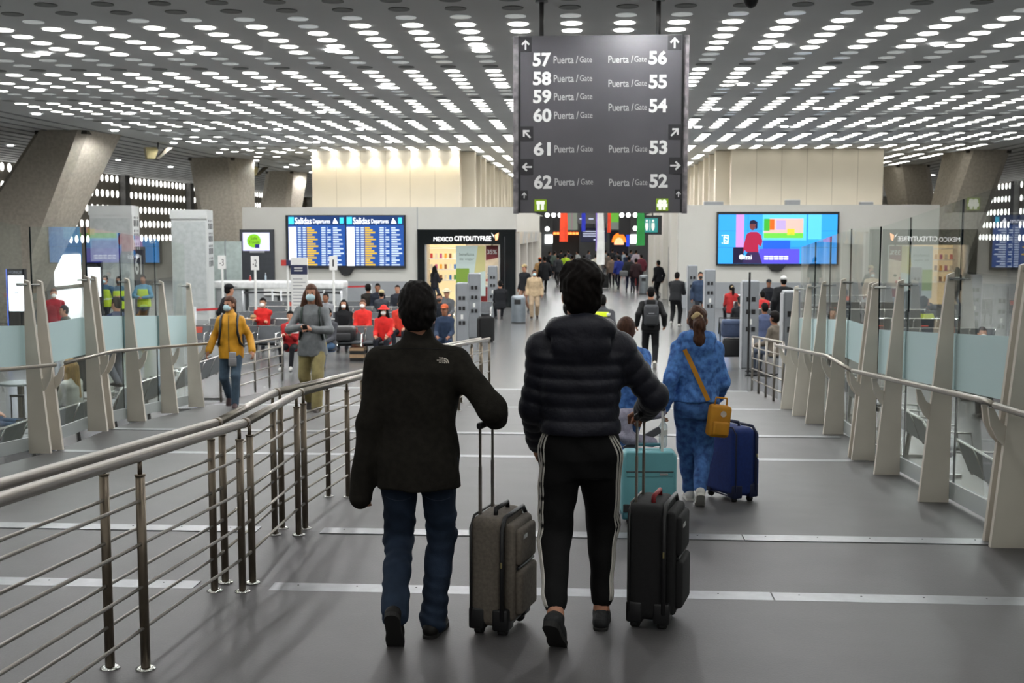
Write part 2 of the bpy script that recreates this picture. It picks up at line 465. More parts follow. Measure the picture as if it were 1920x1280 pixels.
# ================================================================== SMOOTH BODIES (distance fields -> one continuous surface)
def A(*v): return np.array(v, dtype=float)
def unit(v): return v / max(np.linalg.norm(v), 1e-9)
def rc(a, b, ra, rb, k=.03, ridge=None):
    a = A(*a); b = A(*b); ba = b - a; L2 = float(ba @ ba) + 1e-12; R = max(ra, rb) + (ridge[1] if ridge else 0)
    def f(X, Y, Z):
        px, py, pz = X - a[0], Y - a[1], Z - a[2]
        h = np.clip((px * ba[0] + py * ba[1] + pz * ba[2]) / L2, 0, 1)
        d = np.sqrt((px - ba[0] * h) ** 2 + (py - ba[1] * h) ** 2 + (pz - ba[2] * h) ** 2) - (ra + (rb - ra) * h)
        if ridge:
            L = math.sqrt(L2); d = d - ridge[1] * (np.abs(np.sin((h * L + ridge[2]) * PI / ridge[0])) ** .7 - .5)
        return d
    return (f, np.minimum(a, b) - R, np.maximum(a, b) + R, k)
def ell(c, r, R=None, k=.02):
    c = A(*c); r = A(*r); M = R if R is not None else np.eye(3); m = max(r)
    def f(X, Y, Z):
        x, y, z = X - c[0], Y - c[1], Z - c[2]
        q = [x * M[0, i] + y * M[1, i] + z * M[2, i] for i in range(3)]
        k0 = np.sqrt(sum((q[i] / r[i]) ** 2 for i in range(3))); k1 = np.sqrt(sum((q[i] / r[i] ** 2) ** 2 for i in range(3))) + 1e-9
        return k0 * (k0 - 1) / k1
    return (f, c - m, c + m, k)
def loft(o, up, fwd, secs, k=.03, p=2.3, ridge=None, cap=True):
    o = A(*o); up = unit(A(*up)); side = unit(np.cross(A(*fwd), up)); fw = np.cross(up, side)
    ts = [s[0] for s in secs]; ws = [s[1] for s in secs]; ds = [s[2] for s in secs]; os_ = [s[3] if len(s) > 3 else 0 for s in secs]
    m = max(max(ws), max(ds)) + .05
    e = [o + up * ts[0], o + up * ts[-1]]
    def f(X, Y, Z):
        x, y, z = X - o[0], Y - o[1], Z - o[2]
        u = x * up[0] + y * up[1] + z * up[2]; s = x * side[0] + y * side[1] + z * side[2]; q = x * fw[0] + y * fw[1] + z * fw[2]
        w = np.interp(u, ts, ws); d = np.interp(u, ts, ds); oy = np.interp(u, ts, os_)
        v = ((np.abs(s) / w) ** p + (np.abs(q - oy) / d) ** p) ** (1 / p)
        r = (v - 1) * np.minimum(w, d)
        if ridge: r = r - ridge[1] * (np.abs(np.sin((u + ridge[2]) * PI / ridge[0])) ** .7 - .5)
        return np.maximum(np.maximum(r, u - ts[-1]), ts[0] - u)
    return (f, np.minimum(*e) - m, np.maximum(*e) + m, k)
_E = [((0,0,0),(1,0,0)),((0,1,0),(1,1,0)),((0,0,1),(1,0,1)),((0,1,1),(1,1,1)),((0,0,0),(0,1,0)),((1,0,0),(1,1,0)),((0,0,1),(0,1,1)),((1,0,1),(1,1,1)),((0,0,0),(0,0,1)),((1,0,0),(1,0,1)),((0,1,0),(0,1,1)),((1,1,0),(1,1,1))]
def nets(prims, h, post=(), pad=.03):
    lo = np.min([p[1] for p in prims], 0) - pad - 2 * h; hi = np.max([p[2] for p in prims], 0) + pad + 2 * h
    n = np.ceil((hi - lo) / h).astype(int) + 1
    ax = [(lo[i] + h * np.arange(n[i])).astype(np.float32) for i in range(3)]
    D = np.full(n, .3, np.float32)
    for f, a, b, k in prims:
        i0 = np.maximum(((a - pad - lo) / h).astype(int), 0); i1 = np.minimum(((b + pad - lo) / h).astype(int) + 2, n)
        sl = tuple(slice(i0[i], i1[i]) for i in range(3))
        d = f(ax[0][sl[0]][:, None, None], ax[1][sl[1]][None, :, None], ax[2][sl[2]][None, None, :]).astype(np.float32)
        c = D[sl]
        if k: hh = np.maximum(k - np.abs(c - d), 0) / k; D[sl] = np.minimum(c, d) - hh * hh * k * .25
        else: D[sl] = np.minimum(c, d)
    G = (ax[0][:, None, None], ax[1][None, :, None], ax[2][None, None, :])
    for p in post: D = np.asarray(p(D, *G), np.float32)
    for i in range(3):
        s = [slice(None)] * 3
        for e in (0, -1): s[i] = e; D[tuple(s)] = .3
    S = D < 0
    cnt = np.zeros(n - 1, np.int8)
    for dx in (0, 1):
        for dy in (0, 1):
            for dz in (0, 1): cnt += S[dx:n[0] - 1 + dx, dy:n[1] - 1 + dy, dz:n[2] - 1 + dz]
    act = (cnt > 0) & (cnt < 8); ids = np.argwhere(act)
    if not len(ids): return np.zeros((0, 3)), np.zeros((0, 4), int)
    idg = np.full(n - 1, -1, np.int32); idg[act] = np.arange(len(ids))
    pos = np.zeros((len(ids), 3)); w = np.zeros(len(ids))
    for a, b in _E:
        va = D[ids[:, 0] + a[0], ids[:, 1] + a[1], ids[:, 2] + a[2]]; vb = D[ids[:, 0] + b[0], ids[:, 1] + b[1], ids[:, 2] + b[2]]
        m = (va < 0) != (vb < 0); t = np.where(m, va / np.where(m, va - vb, 1), 0)
        pos += np.where(m[:, None], np.array(a) + t[:, None] * (np.array(b) - np.array(a)), 0); w += m
    V = lo + h * (ids + pos / w[:, None])
    F = []
    for axis in range(3):
        u, v = (axis + 1) % 3, (axis + 2) % 3
        s0 = [slice(None)] * 3; s1 = [slice(None)] * 3; s0[axis] = slice(0, -1); s1[axis] = slice(1, None)
        e = np.argwhere(S[tuple(s0)] != S[tuple(s1)])
        e = e[(e[:, u] > 0) & (e[:, v] > 0) & (e[:, u] < n[u] - 1) & (e[:, v] < n[v] - 1)]
        if not len(e): continue
        def cell(du, dv):
            c = e.copy(); c[:, u] -= du; c[:, v] -= dv; return idg[c[:, 0], c[:, 1], c[:, 2]]
        q = np.stack([cell(1, 1), cell(0, 1), cell(0, 0), cell(1, 0)], 1)
        fl = ~S[e[:, 0], e[:, 1], e[:, 2]]
        q[fl] = q[fl][:, ::-1]; F.append(q)
    F = np.concatenate(F); F = F[(F >= 0).all(1)]
    return V, F
def np_mesh(name, V, F, m, smooth=True):
    me = bpy.data.meshes.new(name)
    me.vertices.add(len(V)); me.vertices.foreach_set('co', np.asarray(V, np.float32).ravel())
    me.loops.add(F.size); me.loops.foreach_set('vertex_index', F.ravel().astype(np.int32))
    me.polygons.add(len(F)); me.polygons.foreach_set('loop_start', np.arange(0, F.size, 4, dtype=np.int32))
    me.polygons.foreach_set('use_smooth', np.ones(len(F), bool) if smooth else np.zeros(len(F), bool))
    me.update(calc_edges=True); me.validate()
    if m: me.materials.append(m)
    return me
def blob(name, prims, h, m, parent, post=()):
    V, F = nets(prims, h, post)
    o = link(name, np_mesh(name, V, F, m), parent)
    return o, V, F

def ik(a, c, l1, l2, pole):
    v = c - a; d = min(np.linalg.norm(v), (l1 + l2) * .999); dr = unit(v)
    x = (l1 * l1 - l2 * l2 + d * d) / (2 * d); hh = math.sqrt(max(l1 * l1 - x * x, 0))
    pp = pole - dr * (pole @ dr)
    return a + dr * x + unit(pp) * hh, a + dr * d
def rot(yaw, pitch, roll=0):
    cy, sy, cp, sp, cr, sr = math.cos(yaw), math.sin(yaw), math.cos(pitch), math.sin(pitch), math.cos(roll), math.sin(roll)
    Rz = np.array([[cy, -sy, 0], [sy, cy, 0], [0, 0, 1]]); Rx = np.array([[1, 0, 0], [0, cp, -sp], [0, sp, cp]]); Ry = np.array([[cr, 0, sr], [0, 1, 0], [-sr, 0, cr]])
    return Rz @ Rx @ Ry

def hand_prims(w, fa, up, s, curl, thumb_side):
    """palm and five fingers; fa: direction of the forearm, up: back of the hand"""
    fa = unit(fa); up = unit(up - fa * (up @ fa)); sd = np.cross(fa, up) * thumb_side
    pr = [rc(w, w + fa * .05 * s, .026 * s, .03 * s, .01), rc(w + fa * .045 * s - sd * .02 * s, w + fa * .085 * s - sd * .022 * s, .019 * s, .014 * s, .015), rc(w + fa * .045 * s + sd * .02 * s, w + fa * .085 * s + sd * .022 * s, .019 * s, .014 * s, .015)]
    for i, (off, L) in enumerate(((.03, .07), (.011, .08), (-.009, .075), (-.028, .058))):
        p = w + fa * .088 * s + sd * off * s; r = (.0092 if i < 3 else .008) * s; ang = curl * .5
        for sgm in (.42, .32, .26):
            q = p + (fa * math.cos(ang) - up * math.sin(ang)) * L * sgm * s
            pr.append(rc(p, q, r, r * .92, .004)); p = q; r *= .92; ang += curl
    p = w + fa * .025 * s + sd * .03 * s
    q = p + (fa * .6 + sd * .6 - up * (.2 + .3 * curl)) * .045 * s; pr.append(rc(p, q, .013 * s, .011 * s, .008))
    q2 = q + (fa * .9 - up * .5 * curl + sd * (.1 - .3 * curl)) * .035 * s; pr.append(rc(q, q2, .011 * s, .009 * s, .004))
    return pr

def person(label, pos, rz=0., H=1.72, vox=.02, fem=False, ankles=None, wrists=None, pelvis=None, lean=.03, head=(0, 0), foot_pitch=(0, 0), foot_yaw=(.12, -.12), sit=False,
           top=None, bot=None, shoe=None, hair=None, skin=None, mask=None, curl=(.5, .5), bulk=1., group=None, eyes=True, sleeve=(0, 0), hands=True, elbow=None, knee=(0., 0.), cat='person'):
    s = H / 1.75
    skin = skin or SKIN
    root = thing('person', label, cat, pos, rz, group)
    top = top or dict(m=DARK); bot = bot or dict(m=DARK); hair = hair or dict(m=BLACK, style='short')
    if sit:
        pel = A(0, 0, .50) if pelvis is None else A(*pelvis)
        ank = [A(-.1, .44, .085), A(.1, .42, .085)] if ankles is None else [A(*a) for a in ankles]
    else:
        pel = A(0, 0, .525 * H) if pelvis is None else A(*pelvis)
        ank = [A(-.1 * s, 0, .085 * s), A(.1 * s, .02, .085 * s)] if ankles is None else [A(*a) for a in ankles]
    up = unit(A(0, math.sin(lean), math.cos(lean))); fw = A(0, math.cos(lean), -math.sin(lean))
    sw = ((.155 if fem else .178) if top is None or 'sw' not in top else top['sw']) * s
    neck = pel + up * .535 * s
    sh = [neck - up * .08 * s + A(sg * sw, 0, 0) for sg in (-1, 1)]
    if wrists is None:
        wr = [pel + A(-.27 * s, .03, -.06 * s), pel + A(.27 * s, .03, -.06 * s)] if not sit else [pel + A(-.12, .30, .12), pel + A(.12, .30, .12)]
    else: wr = [A(*w) if w is not None else pel + A(sg * .27 * s, .03, -.06 * s) for w, sg in zip(wrists, (-1, 1))]
    la, lf = .30 * s, .27 * s; lt, ls = .435 * s, .425 * s
    elb = []; wrx = []
    for i, sg in enumerate((-1, 1)):
        pole = A(sg * .25, -1, -.1) if elbow is None or elbow[i] is None else A(*elbow[i])
        e, w = ik(sh[i], wr[i], la, lf, pole); elb.append(e); wrx.append(w)
    hip = [pel + A(sg * .088 * s, 0, -.02 * s) for sg in (-1, 1)]
    kne = []; anx = []
    for i in range(2):
        k_, a_ = ik(hip[i], ank[i], lt, ls, A((-1, 1)[i] * .12 + knee[i], 1, .2 if sit else 0)); kne.append(k_); anx.append(a_)
    R = rot(head[0], head[1]); hc = neck + up * .05 * s + R @ A(0, .015, .115) * s
    def hp(x, y, z): return hc + R @ (A(x, y, z) * s)
    def hel(c, r, k=.015): return ell(hp(*c), A(*r) * s, R, k)
    # ---- body: thin full figure + fine head + fine hands, one mesh
    torso = [(-.13, .13, .09), (0, .145, .10), (.15, .125, .09), (.32, .145, .10), (.44, .15, .10), (.52, .09, .07)]
    tb = [(a * s, b * s * (.93 if fem else 1), c * s) for a, b, c in torso]
    body = [loft(pel, up, fw, tb)]
    for i in range(2):
        body += [rc(sh[i], elb[i], .045 * s, .038 * s), rc(elb[i], wrx[i], .036 * s, .025 * s), rc(hip[i], kne[i], .075 * s, .052 * s), rc(kne[i], anx[i], .05 * s, .036 * s),
                 rc(anx[i], anx[i] - A(0, 0, .03 * s), .034 * s, .032 * s)]
    hd = [rc(neck - up * .03 * s, hp(0, -.015, -.03), (.05 if fem else .06) * s, (.045 if fem else .055) * s, .03), hel((0, -.012, .03), (.074, .092, .098)), hel((0, .022, -.05), (.056, .066, .068), .04),
          rc(hp(0, .085, .018), hp(0, .103, -.018), .009 * s, .014 * s, .015), hel((0, .075, -.06), (.024, .012, .007), .006), hel((.0, .07, -.1), (.022, .015, .014), .02)]
    for sg in (-1, 1):
        hd += [hel((sg * .08, -.008, -.005), (.012, .022, .034), .006), hel((sg * .032, .062, -.03), (.025, .02, .02), .02), hel((sg * .03, .074, .026), (.024, .012, .008), .012)]
    bv = min(max(vox * 1.5, .018), .035)
    parts = [nets(body, bv), nets(hd, min(vox, .012) if vox < .016 else min(vox, .018))]
    if hands:
        for i, sg in enumerate((-1, 1)):
            fa = wrx[i] - elb[i]
            if sit or vox < .0: upv = A(0, 0, 1)
            else: upv = A(sg, 0, .3) if abs(unit(fa)[2]) > .7 else A(sg * .3, 0, 1)
            parts.append(nets(hand_prims(wrx[i], fa, upv, s, curl[i], -1 if i else 1), .005 if vox < .013 else (.009 if vox < .018 else .014), pad=.01))
    V = np.concatenate([p[0] for p in parts]); off = np.cumsum([0] + [len(p[0]) for p in parts]); F = np.concatenate([p[1] + o for p, o in zip(parts, off)])
    link('body', np_mesh('body', V, F, skin), root)
    if eyes and vox < .03:
        for sg in (-1, 1):
            blob('eye', [hel((sg * .031, .081, .012), (.013, .009, .008))], .006 if vox < .02 else .009, BLACK, root)
            blob('eyebrow', [hel((sg * .031, .086, .036), (.02, .006, .005))], .006 if vox < .02 else .009, hair['m'], root)
    # ---- trousers
    lo_ = bot.get('loose', 0.) * s
    tr = [loft(pel, up, fw, [(-.15 * s, .15 * s, .105 * s), (-.06 * s, .168 * s * bulk, .122 * s, -.012 * s), (.06 * s, .158 * s * bulk, .108 * s), (.10 * s, .15 * s * bulk, .10 * s)], .04)]
    an_r = bot.get('ankle', .05) * s
    for i in range(2):
        e = anx[i] + unit(kne[i] - anx[i]) * bot.get('rise', .0) * s
        tr += [rc(hip[i], kne[i], .092 * s * bot.get('thigh', 1) + lo_, .066 * s + lo_, .035), rc(kne[i], e, .064 * s + lo_, an_r + lo_ * .6, .03)]
    if bot.get('skirt'): pass
    tpost = list(bot.get('post', []))
    _, tv, tf = blob(bot.get('name', 'trousers'), tr, max(vox, .008), bot['m'], root, tpost)
    # ---- top
    ar = top.get('arm', 1.)
    t = top.get('thick', .02) * s; hem = top.get('hem', -.12) * s
    b_ = bulk * (.94 if fem else 1)
    secs = [(-.14 * s, .176 * b_ * s, .133 * s), (0, .172 * b_ * s, .127 * s), (.15 * s, .15 * b_ * s, .108 * s), (.30 * s, .165 * b_ * s, .118 * s), (.42 * s, .168 * b_ * s, .115 * s), (.47 * s, .12 * b_ * s, .092 * s), (.54 * s, .062 * s, .066 * s)]
    if top.get('secs'): secs = [tuple(q * s for q in c) for c in top['secs']]
    us = [c[0] for c in secs]
    def at_(u, j): return float(np.interp(u, us, [c[j] for c in secs]))
    ss = [(hem, at_(hem, 1) + t, at_(hem, 2) + t)] + [(c[0], c[1] + t, c[2] + t) for c in secs if c[0] > hem + .01]
    rg = top.get('ridge')
    pr = [loft(pel, up, fw, ss, .03, ridge=rg)]
    for i in range(2):
        ex = unit(wrx[i] - elb[i]) * sleeve[i] * s
        end = wrx[i] + ex
        if top.get('short'):
            end = None
        pr += [rc(neck - up * .03 * s, sh[i], .05 * s + t * .6, .046 * s + t, .05), rc(sh[i], elb[i] if end is not None else sh[i] + (elb[i] - sh[i]) * .6, (.05 * s + t) * ar, (.043 * s + t) * ar, .04, rg)]
        if end is not None: pr += [rc(elb[i], end, (.043 * s + t) * ar, top.get('cuff', .036) * s + t * .8, .03, rg)]
    if top.get('collar'): pr += [rc(neck - up * .03 * s, neck + up * .05 * s + A(0, .006, 0), .078 * s, .07 * s, .03)]
    if top.get('hood'):
        pr += [ell(neck + up * .015 * s - fw * .085 * s, A(.165, .085, .075) * s, rot(0, -.35), .03), rc(neck + A(-.11 * s, -.01, .015), neck + A(.11 * s, -.01, .015), .055 * s, .055 * s, .03), ell(neck - up * .055 * s - fw * .12 * s, A(.14, .055, .085) * s, None, .025), rc(neck + A(0, .05 * s, .02), neck + A(0, .03 * s, .05), .07 * s, .07 * s, .03)]
    post = list(top.get('post', []))
    hz = top.get('cuffcut')
    tobj, jv, jf = blob(top.get('name', 'jacket'), pr, vox, top['m'], root, post)
    if top.get('vest'):
        vs_ = [(max(c[0], hem), at_(max(c[0], hem), 1) + t + .012, at_(max(c[0], hem), 2) + t + .012) for c in secs if c[0] >= hem - .02 and c[0] < .47 * s]
        blob('hi_vis_vest', [loft(pel, up, fw, vs_)], vox, top['vest'], root)
        blob('reflective_band', [loft(pel, up, fw, [(.1 * s, at_(.1 * s, 1) + t + .016, at_(.1 * s, 2) + t + .016), (.15 * s, at_(.15 * s, 1) + t + .016, at_(.15 * s, 2) + t + .016)])], vox, mat('reflective_silver', 'd5d7cf', .35), root)
    # ---- shoes
    sm_ = shoe or BLACK
    for i in range(2):
        p, yw = foot_pitch[i], foot_yaw[i]
        ff = A(math.sin(-yw) * math.cos(p), math.cos(yw) * math.cos(p), -math.sin(p)); sdv = unit(np.cross(ff, A(0, 0, 1))); fu = np.cross(sdv, ff)
        a0 = anx[i] - fu * .085 * s
        def fp(l, u): return a0 + ff * l * s + fu * u * s
        o, _, _ = blob('shoe', [rc(fp(-.05, .045), fp(.0, .075), .036 * s, .04 * s, .02), rc(fp(-.045, .04), fp(.12, .038), .036 * s, .036 * s, .02), rc(fp(.08, .035), fp(.165, .03), .042 * s, .03 * s, .02), rc(fp(-.0, .075), fp(.09, .05), .036 * s, .034 * s, .02)],
                       min(max(vox * .8, .008), .025), sm_, root, [lambda D, X, Y, Z, a0=a0, fu=fu: np.maximum(D, -((X - a0[0]) * fu[0] + (Y - a0[1]) * fu[1] + (Z - a0[2]) * fu[2] - .012 * s))])
        if vox < .018:
            pts = []
            N = 14; prof = [(-.098, .008), (-.092, .022), (-.08, .032), (-.06, .037), (-.03, .037), (.04, .036), (.09, .044), (.14, .043), (.17, .035), (.19, .02), (.198, .006)]
            L = [fp(l, 0) - sdv * w * s for l, w in prof] + [fp(l, 0) + sdv * w * s for l, w in prof[::-1]]
            MB().prism([tuple(q) for q in L], tuple(fu * .024 * s)).build('sole', shoe_sole(sm_), o)
    # ---- hair
    hm = hair['m']; st = hair.get('style', 'short')
    Ri = R.T
    def loc(X, Y, Z):
        x, y, z = X - hc[0], Y - hc[1], Z - hc[2]
        return [(Ri[i, 0] * x + Ri[i, 1] * y + Ri[i, 2] * z) / s for i in range(3)]
    vol = hair.get('vol', 1.)
    cap_ = [hel((0, -.014, .038), (.083 * vol, .101 * vol, .102 * vol)), hel((0, -.05, -.02), (.072 * vol, .06, .075), .03)]
    if hair.get('tufts'):
        rs = np.random.RandomState(hair['tufts'])
        for q in range(40):
            th = rs.rand() * 2 * PI; ph_ = rs.rand() * 1.35
            dv = A(math.sin(ph_) * math.cos(th), math.sin(ph_) * math.sin(th), math.cos(ph_))
            c0 = A(0, -.014, .038) + dv * A(.083, .101, .102) * vol * .9; dq = unit(dv * .4 + A(rs.randn(), rs.randn(), -.3 + .5 * rs.randn()) * .7)
            cap_.append(rc(hp(*(c0 - dv * .012 - dq * .02)), hp(*(c0 - dv * .012 + dq * .03)), .026 * s, .014 * s, .03))
    nape = hair.get('nape', -.085)
    def cut(D, X, Y, Z):
        x, y, z = loc(X, Y, Z)
        r = np.maximum(.03 - y, z - .062 - .0 * x); D = np.maximum(D, -r * s)
        if st == 'short' and vox < .02: D = np.maximum(D, -np.maximum(np.maximum(.07 - np.abs(x), z - .022), np.maximum(-.03 - y, -.05 - z)) * s)
        return np.maximum(D, (nape - z) * s)
    def rough(D, X, Y, Z):
        return D + .005 * np.sin(X * 130 + 3 * np.sin(Z * 40)) * np.sin(Z * 60 + Y * 80) + .004 * np.sin(X * 60 + Z * 45) * np.sin(Z * 38 - Y * 30)
    hv = min(vox, .016) if vox < .02 else min(vox, .022)
    if st == 'bald': pass
    else:
        extra = []; pc = [cut]
        if st in ('long', 'verylong'):
            L = .30 if st == 'long' else .42
            extra = [rc(hp(0, -.07, .0), hp(0, -.085, -L), .075 * s, .085 * s, .03), rc(hp(-.075, -.02, .0), hp(-.12, .01, -L * .85), .04 * s, .055 * s, .03), rc(hp(.075, -.02, .0), hp(.12, .01, -L * .85), .04 * s, .055 * s, .03)]
            nape = -9
        if st == 'pony':
            extra = [rc(hp(.01, -.11, .045), hp(.02, -.165, .0), .035 * s, .05 * s, .015), rc(hp(.02, -.165, .0), hp(.02, -.175, -.14), .05 * s, .045 * s, .02), rc(hp(.02, -.175, -.14), hp(.02, -.165, -.23), .045 * s, .018 * s, .02)]
            nape = -.06
        hpost = [cut] + ([rough] if vox < .012 else [])
        if extra and st == 'pony':
            V1, F1 = nets(cap_, hv, hpost); V2, F2 = nets(extra, hv, hpost[1:])
            link('hair', np_mesh('hair', np.concatenate([V1, V2]), np.concatenate([F1, F2 + len(V1)]), hm), root)
            blob('scrunchie', [rc(hp(-.03, -.108, .05), hp(.03, -.108, .05), .024 * s, .024 * s, .01), rc(hp(0, -.11, .07), hp(0, -.115, .03), .03 * s, .028 * s, .01)], hv, mat('scrunchie_cream', 'c9b183', .8), root)
        else: blob('hair', cap_ + extra, hv, hm, root, hpost)
    if hair.get('hat'):
        hm2 = hair['hat']; kind = hair.get('hatkind', 'cap')
        pr = [hel((0, -.012, .07), (.093, .11, .085))]
        if kind == 'cap': pr += [hel((0, .13, .065), (.07, .075, .01), .01)]
        if kind == 'brim': pr += [hel((0, 0, .055), (.17, .18, .014), .02)]
        def hcut(D, X, Y, Z):
            x, y, z = loc(X, Y, Z); return np.maximum(D, (.045 - z) * s)
        blob('hat', pr, hv, hm2, root, [hcut])
    if mask:
        blob('face_mask', [hel((0, .06, -.045), (.064, .055, .055)), rc(hp(0, .10, -.02), hp(0, .105, -.06), .02 * s, .022 * s, .03)], min(hv, .014), mask, root)
    J = dict(root=root, pel=pel, neck=neck, sh=sh, elb=elb, wr=wrx, hip=hip, kne=kne, ank=anx, hc=hc, s=s, up=up, fw=fw, jacket=(jv, jf), trousers=(tv, tf), top=tobj)
    return J
_soles = {}
def shoe_sole(m):
    if 'white' in m.name: return mat('sole_white', 'd9d6cf', .7, 0, .05)
    return mat('sole_dark', '1d1c1b', .75, 0, .1)
def walk(H, step=.3, lead='R', w=.09):
    """ankle targets and foot pitches for a stride seen side on; returns ankles, pitches"""
    s = H / 1.75; p = .75
    ff = A(0, math.cos(p), -math.sin(p)); fu = A(0, math.sin(p), math.cos(p))
    front = A(0, step * .5, .085 * s); ball = A(0, -step * .5 + .05, 0.); rear = ball - ff * .12 * s + fu * .085 * s
    if lead == 'R': return [rear + A(-w * s, 0, 0), front + A(w * s, 0, 0)], (p, 0)
    return [front + A(-w * s, 0, 0), rear + A(w * s, 0, 0)], (0, p)
def local(pos, rz, q):
    v = A(*q) - A(*pos); c, s_ = math.cos(-rz), math.sin(-rz)
    return A(v[0] * c - v[1] * s_, v[0] * s_ + v[1] * c, v[2])
# ================================================================== RAILINGS
def zr(Y): return zf(Y)
def railing(label, X0, Yposts, xdrift, y_end, bars=(.19, .38, .575, .77)):
    def Xa(Y): return X0 + max(0, (Y - 13.85)) * xdrift
    root = thing('steel_railing', label, 'railing', (X0, 6.0, 0))
    O = A(X0, 6.0, 0)
    def L(x, y, z): return (x - O[0], y - O[1], z - O[2])
    pm = MB().tube([(0, 0, 0), (0, 0, .89)], .0215, 12).mesh('post', DSTEEL, True)
    st = MB().tube([(0, 0, .89), (0, 0, .955)], .011, 8).lathe([(.024, .885), (.024, .893)], (0, 0, 0), 12).mesh('stem', DSTEEL, True)
    fl = MB().lathe([(.045, 0), (.045, .008), (.028, .014)], (0, 0, 0), 16).mesh('flange', CHROME, True)
    for y in Yposts:
        p = link('post', pm, root, L(Xa(y), y, zf(y)))
        link('stem', st, p); link('flange', fl, p)
    brk = [Yposts[0] - 1.4] + [y for y in (6.6, 7.9, 12.4, 13.85) if y < y_end] + [y_end]
    for a, b in zip(brk[:-1], brk[1:]):
        MB().tube([L(Xa(a), a, zf(a) + .975), L(Xa(b), b, zf(b) + .975)], .026, 14).build('handrail', STEEL, root, True)
        MB().tube([L(Xa(b), b - .03, zf(b - .03) + .975), L(Xa(b), b + .03, zf(b + .03) + .975)], .0285, 14).build('rail_joint', DSTEEL, root, True)
        ends = [a] + [y for y in Yposts if a < y < b] + [b]
        inner = [y for y in Yposts if a - .2 <= y <= b + .2]
        if len(inner) < 2: continue
        for h in bars:
            q0, q1 = (inner[0], inner[-1]) if a > 2 else (a, inner[-1])
            MB().tube([L(Xa(q0), q0, zf(q0) + h), L(Xa(q1), q1, zf(q1) + h)], .0085, 8).build('bar', STEEL, root, True)
    return root
posts = [.6, 2.05, 3.53, 5.01, 6.49, 6.69, 7.8, 7.99, 9.46, 10.95, 12.3, 12.5, 13.75, 13.95, 15.5, 17.0, 18.5, 19.9, 21.1]
railing('right-hand stainless railing of the near pair, beside the man in black', -1.985, posts, .025, 21.1)
railing('left-hand stainless railing of the near pair, on the far side of the divider', -2.15, posts, .025, 21.1)
def small_railing(label, pts, h, n):
    (x0, y0), (x1, y1) = pts
    root = thing('steel_railing', label, 'railing', (x0, y0, 0))
    for k in range(n):
        t = k / (n - 1); x = (x1 - x0) * t; y = (y1 - y0) * t
        MB().tube([(x, y, zf(y0 + y)), (x, y, zf(y0 + y) + h)], .02, 10).build('post', STEEL, root, True)
    for q in (.2, .4, .6, .8, 1):
        MB().tube([(0, 0, zf(y0) + h * q), (x1 - x0, y1 - y0, zf(y1) + h * q)], .022 if q == 1 else .012, 10).build('handrail' if q == 1 else 'bar', STEEL, root, True)
small_railing('short steel railing behind the woman in the yellow jacket', ((-5.85, 18.2), (-6.1, 22.9)), .86, 5)
small_railing('short steel railing at the right end of the ramp, by the curly-haired sitter', ((3.05, 18.6), (3.07, 22.2)), 1.0, 5)

# ================================================================== GLASS BARRIERS
GLASS = glass('clear_glass', (.93, .965, .95), 0.0)
EDGEM = mat('glass_edge', '14201f', .2, 0, .02)
BAND = glass('frosted_film', (.8, .9, .9), .3, .72)
KICK = glass('frosted_foot', (.8, .82, .82), .3, .4, 1., 'dadcdb')
def barrier(label, Xf, groups, inward, rails, cat='barrier'):
    y0 = groups[0][-1]
    root = thing('glass_barrier', label, cat, (Xf(y0), y0, 0)); O = A(Xf(y0), y0, 0)
    def L(x, y, z): return (x - O[0], y - O[1], z)
    fins = [y for g in groups for y in g]
    for y in fins:
        z = zf(y); X = Xf(y); i = inward
        pf = [(X + i * .03, z), (X + i * .27, z), (X + i * .135, z + 1.5), (X + i * .10, z + 1.86), (X + i * .045, z + 1.88), (X + i * .035, z + 1.4)]
        p = MB().prism([L(a, y - .022, b) for a, b in pf], (0, .044, 0)).build('post', FINP, root)
        MB().tube([L(X + i * .09, y - .03, z + 1.83), L(X - i * .03, y - .03, z + 1.83)], .014, 8).build('glass_clamp', CHROME, p)
        hx = X + i * .30
        arm = [(X + i * .19, z + .66), (X + i * .25, z + .72), (hx + i * .0, z + .82), (hx + i * .015, z + .93), (hx - i * .02, z + .93), (X + i * .23, z + .83), (X + i * .175, z + .80)]
        MB().prism([L(a, y - .012, b) for a, b in arm], (0, .024, 0)).build('rail_bracket', FINP, root)
    for g0, g1 in zip(groups[:-1], groups[1:]):
        a, b = g0[-1], g1[0]
        span = [(a - .05 + .012, b + .05 - .012)]
        for ya, yb in span:
            Xa, Xb = Xf(ya), Xf(yb); za, zb = zf(ya), zf(yb)
            def slab(u0, u1, t, off=0):
                m = MB()
                q = []
                for X, y, z in ((Xa, ya, za), (Xb, yb, zb)):
                    q += [L(X - t / 2 + off, y, z + u0), L(X + t / 2 + off, y, z + u0), L(X + t / 2 + off, y, z + u1), L(X - t / 2 + off, y, z + u1)]
                m.add(q, [(0, 1, 2, 3), (7, 6, 5, 4), (0, 4, 5, 1), (1, 5, 6, 2), (2, 6, 7, 3), (3, 7, 4, 0)])
                return m
            p = slab(.03, 2.46, .012).build('glass_panel', GLASS, root)
            slab(.93, 1.385, .004, inward * .01).build('frosted_band', BAND, p)
            slab(.03, .17, .02, inward * .015).build('kick_plate', KICK, p)
            e = MB(); e.box(L(Xa - .008, ya - .004, za + .03), L(Xa + .008, ya + .002, za + 2.46)); e.build('dark_edge', EDGEM, p)
    for a, b in rails:
        MB().tube([L(Xf(y) + inward * .30, y, zf(y) + .96) for y in ([a] + [q for q in (7.92, 12.4, 13.85) if a < q < b] + [b])], .022, 12).build('handrail', STEEL, root, True)
    return root
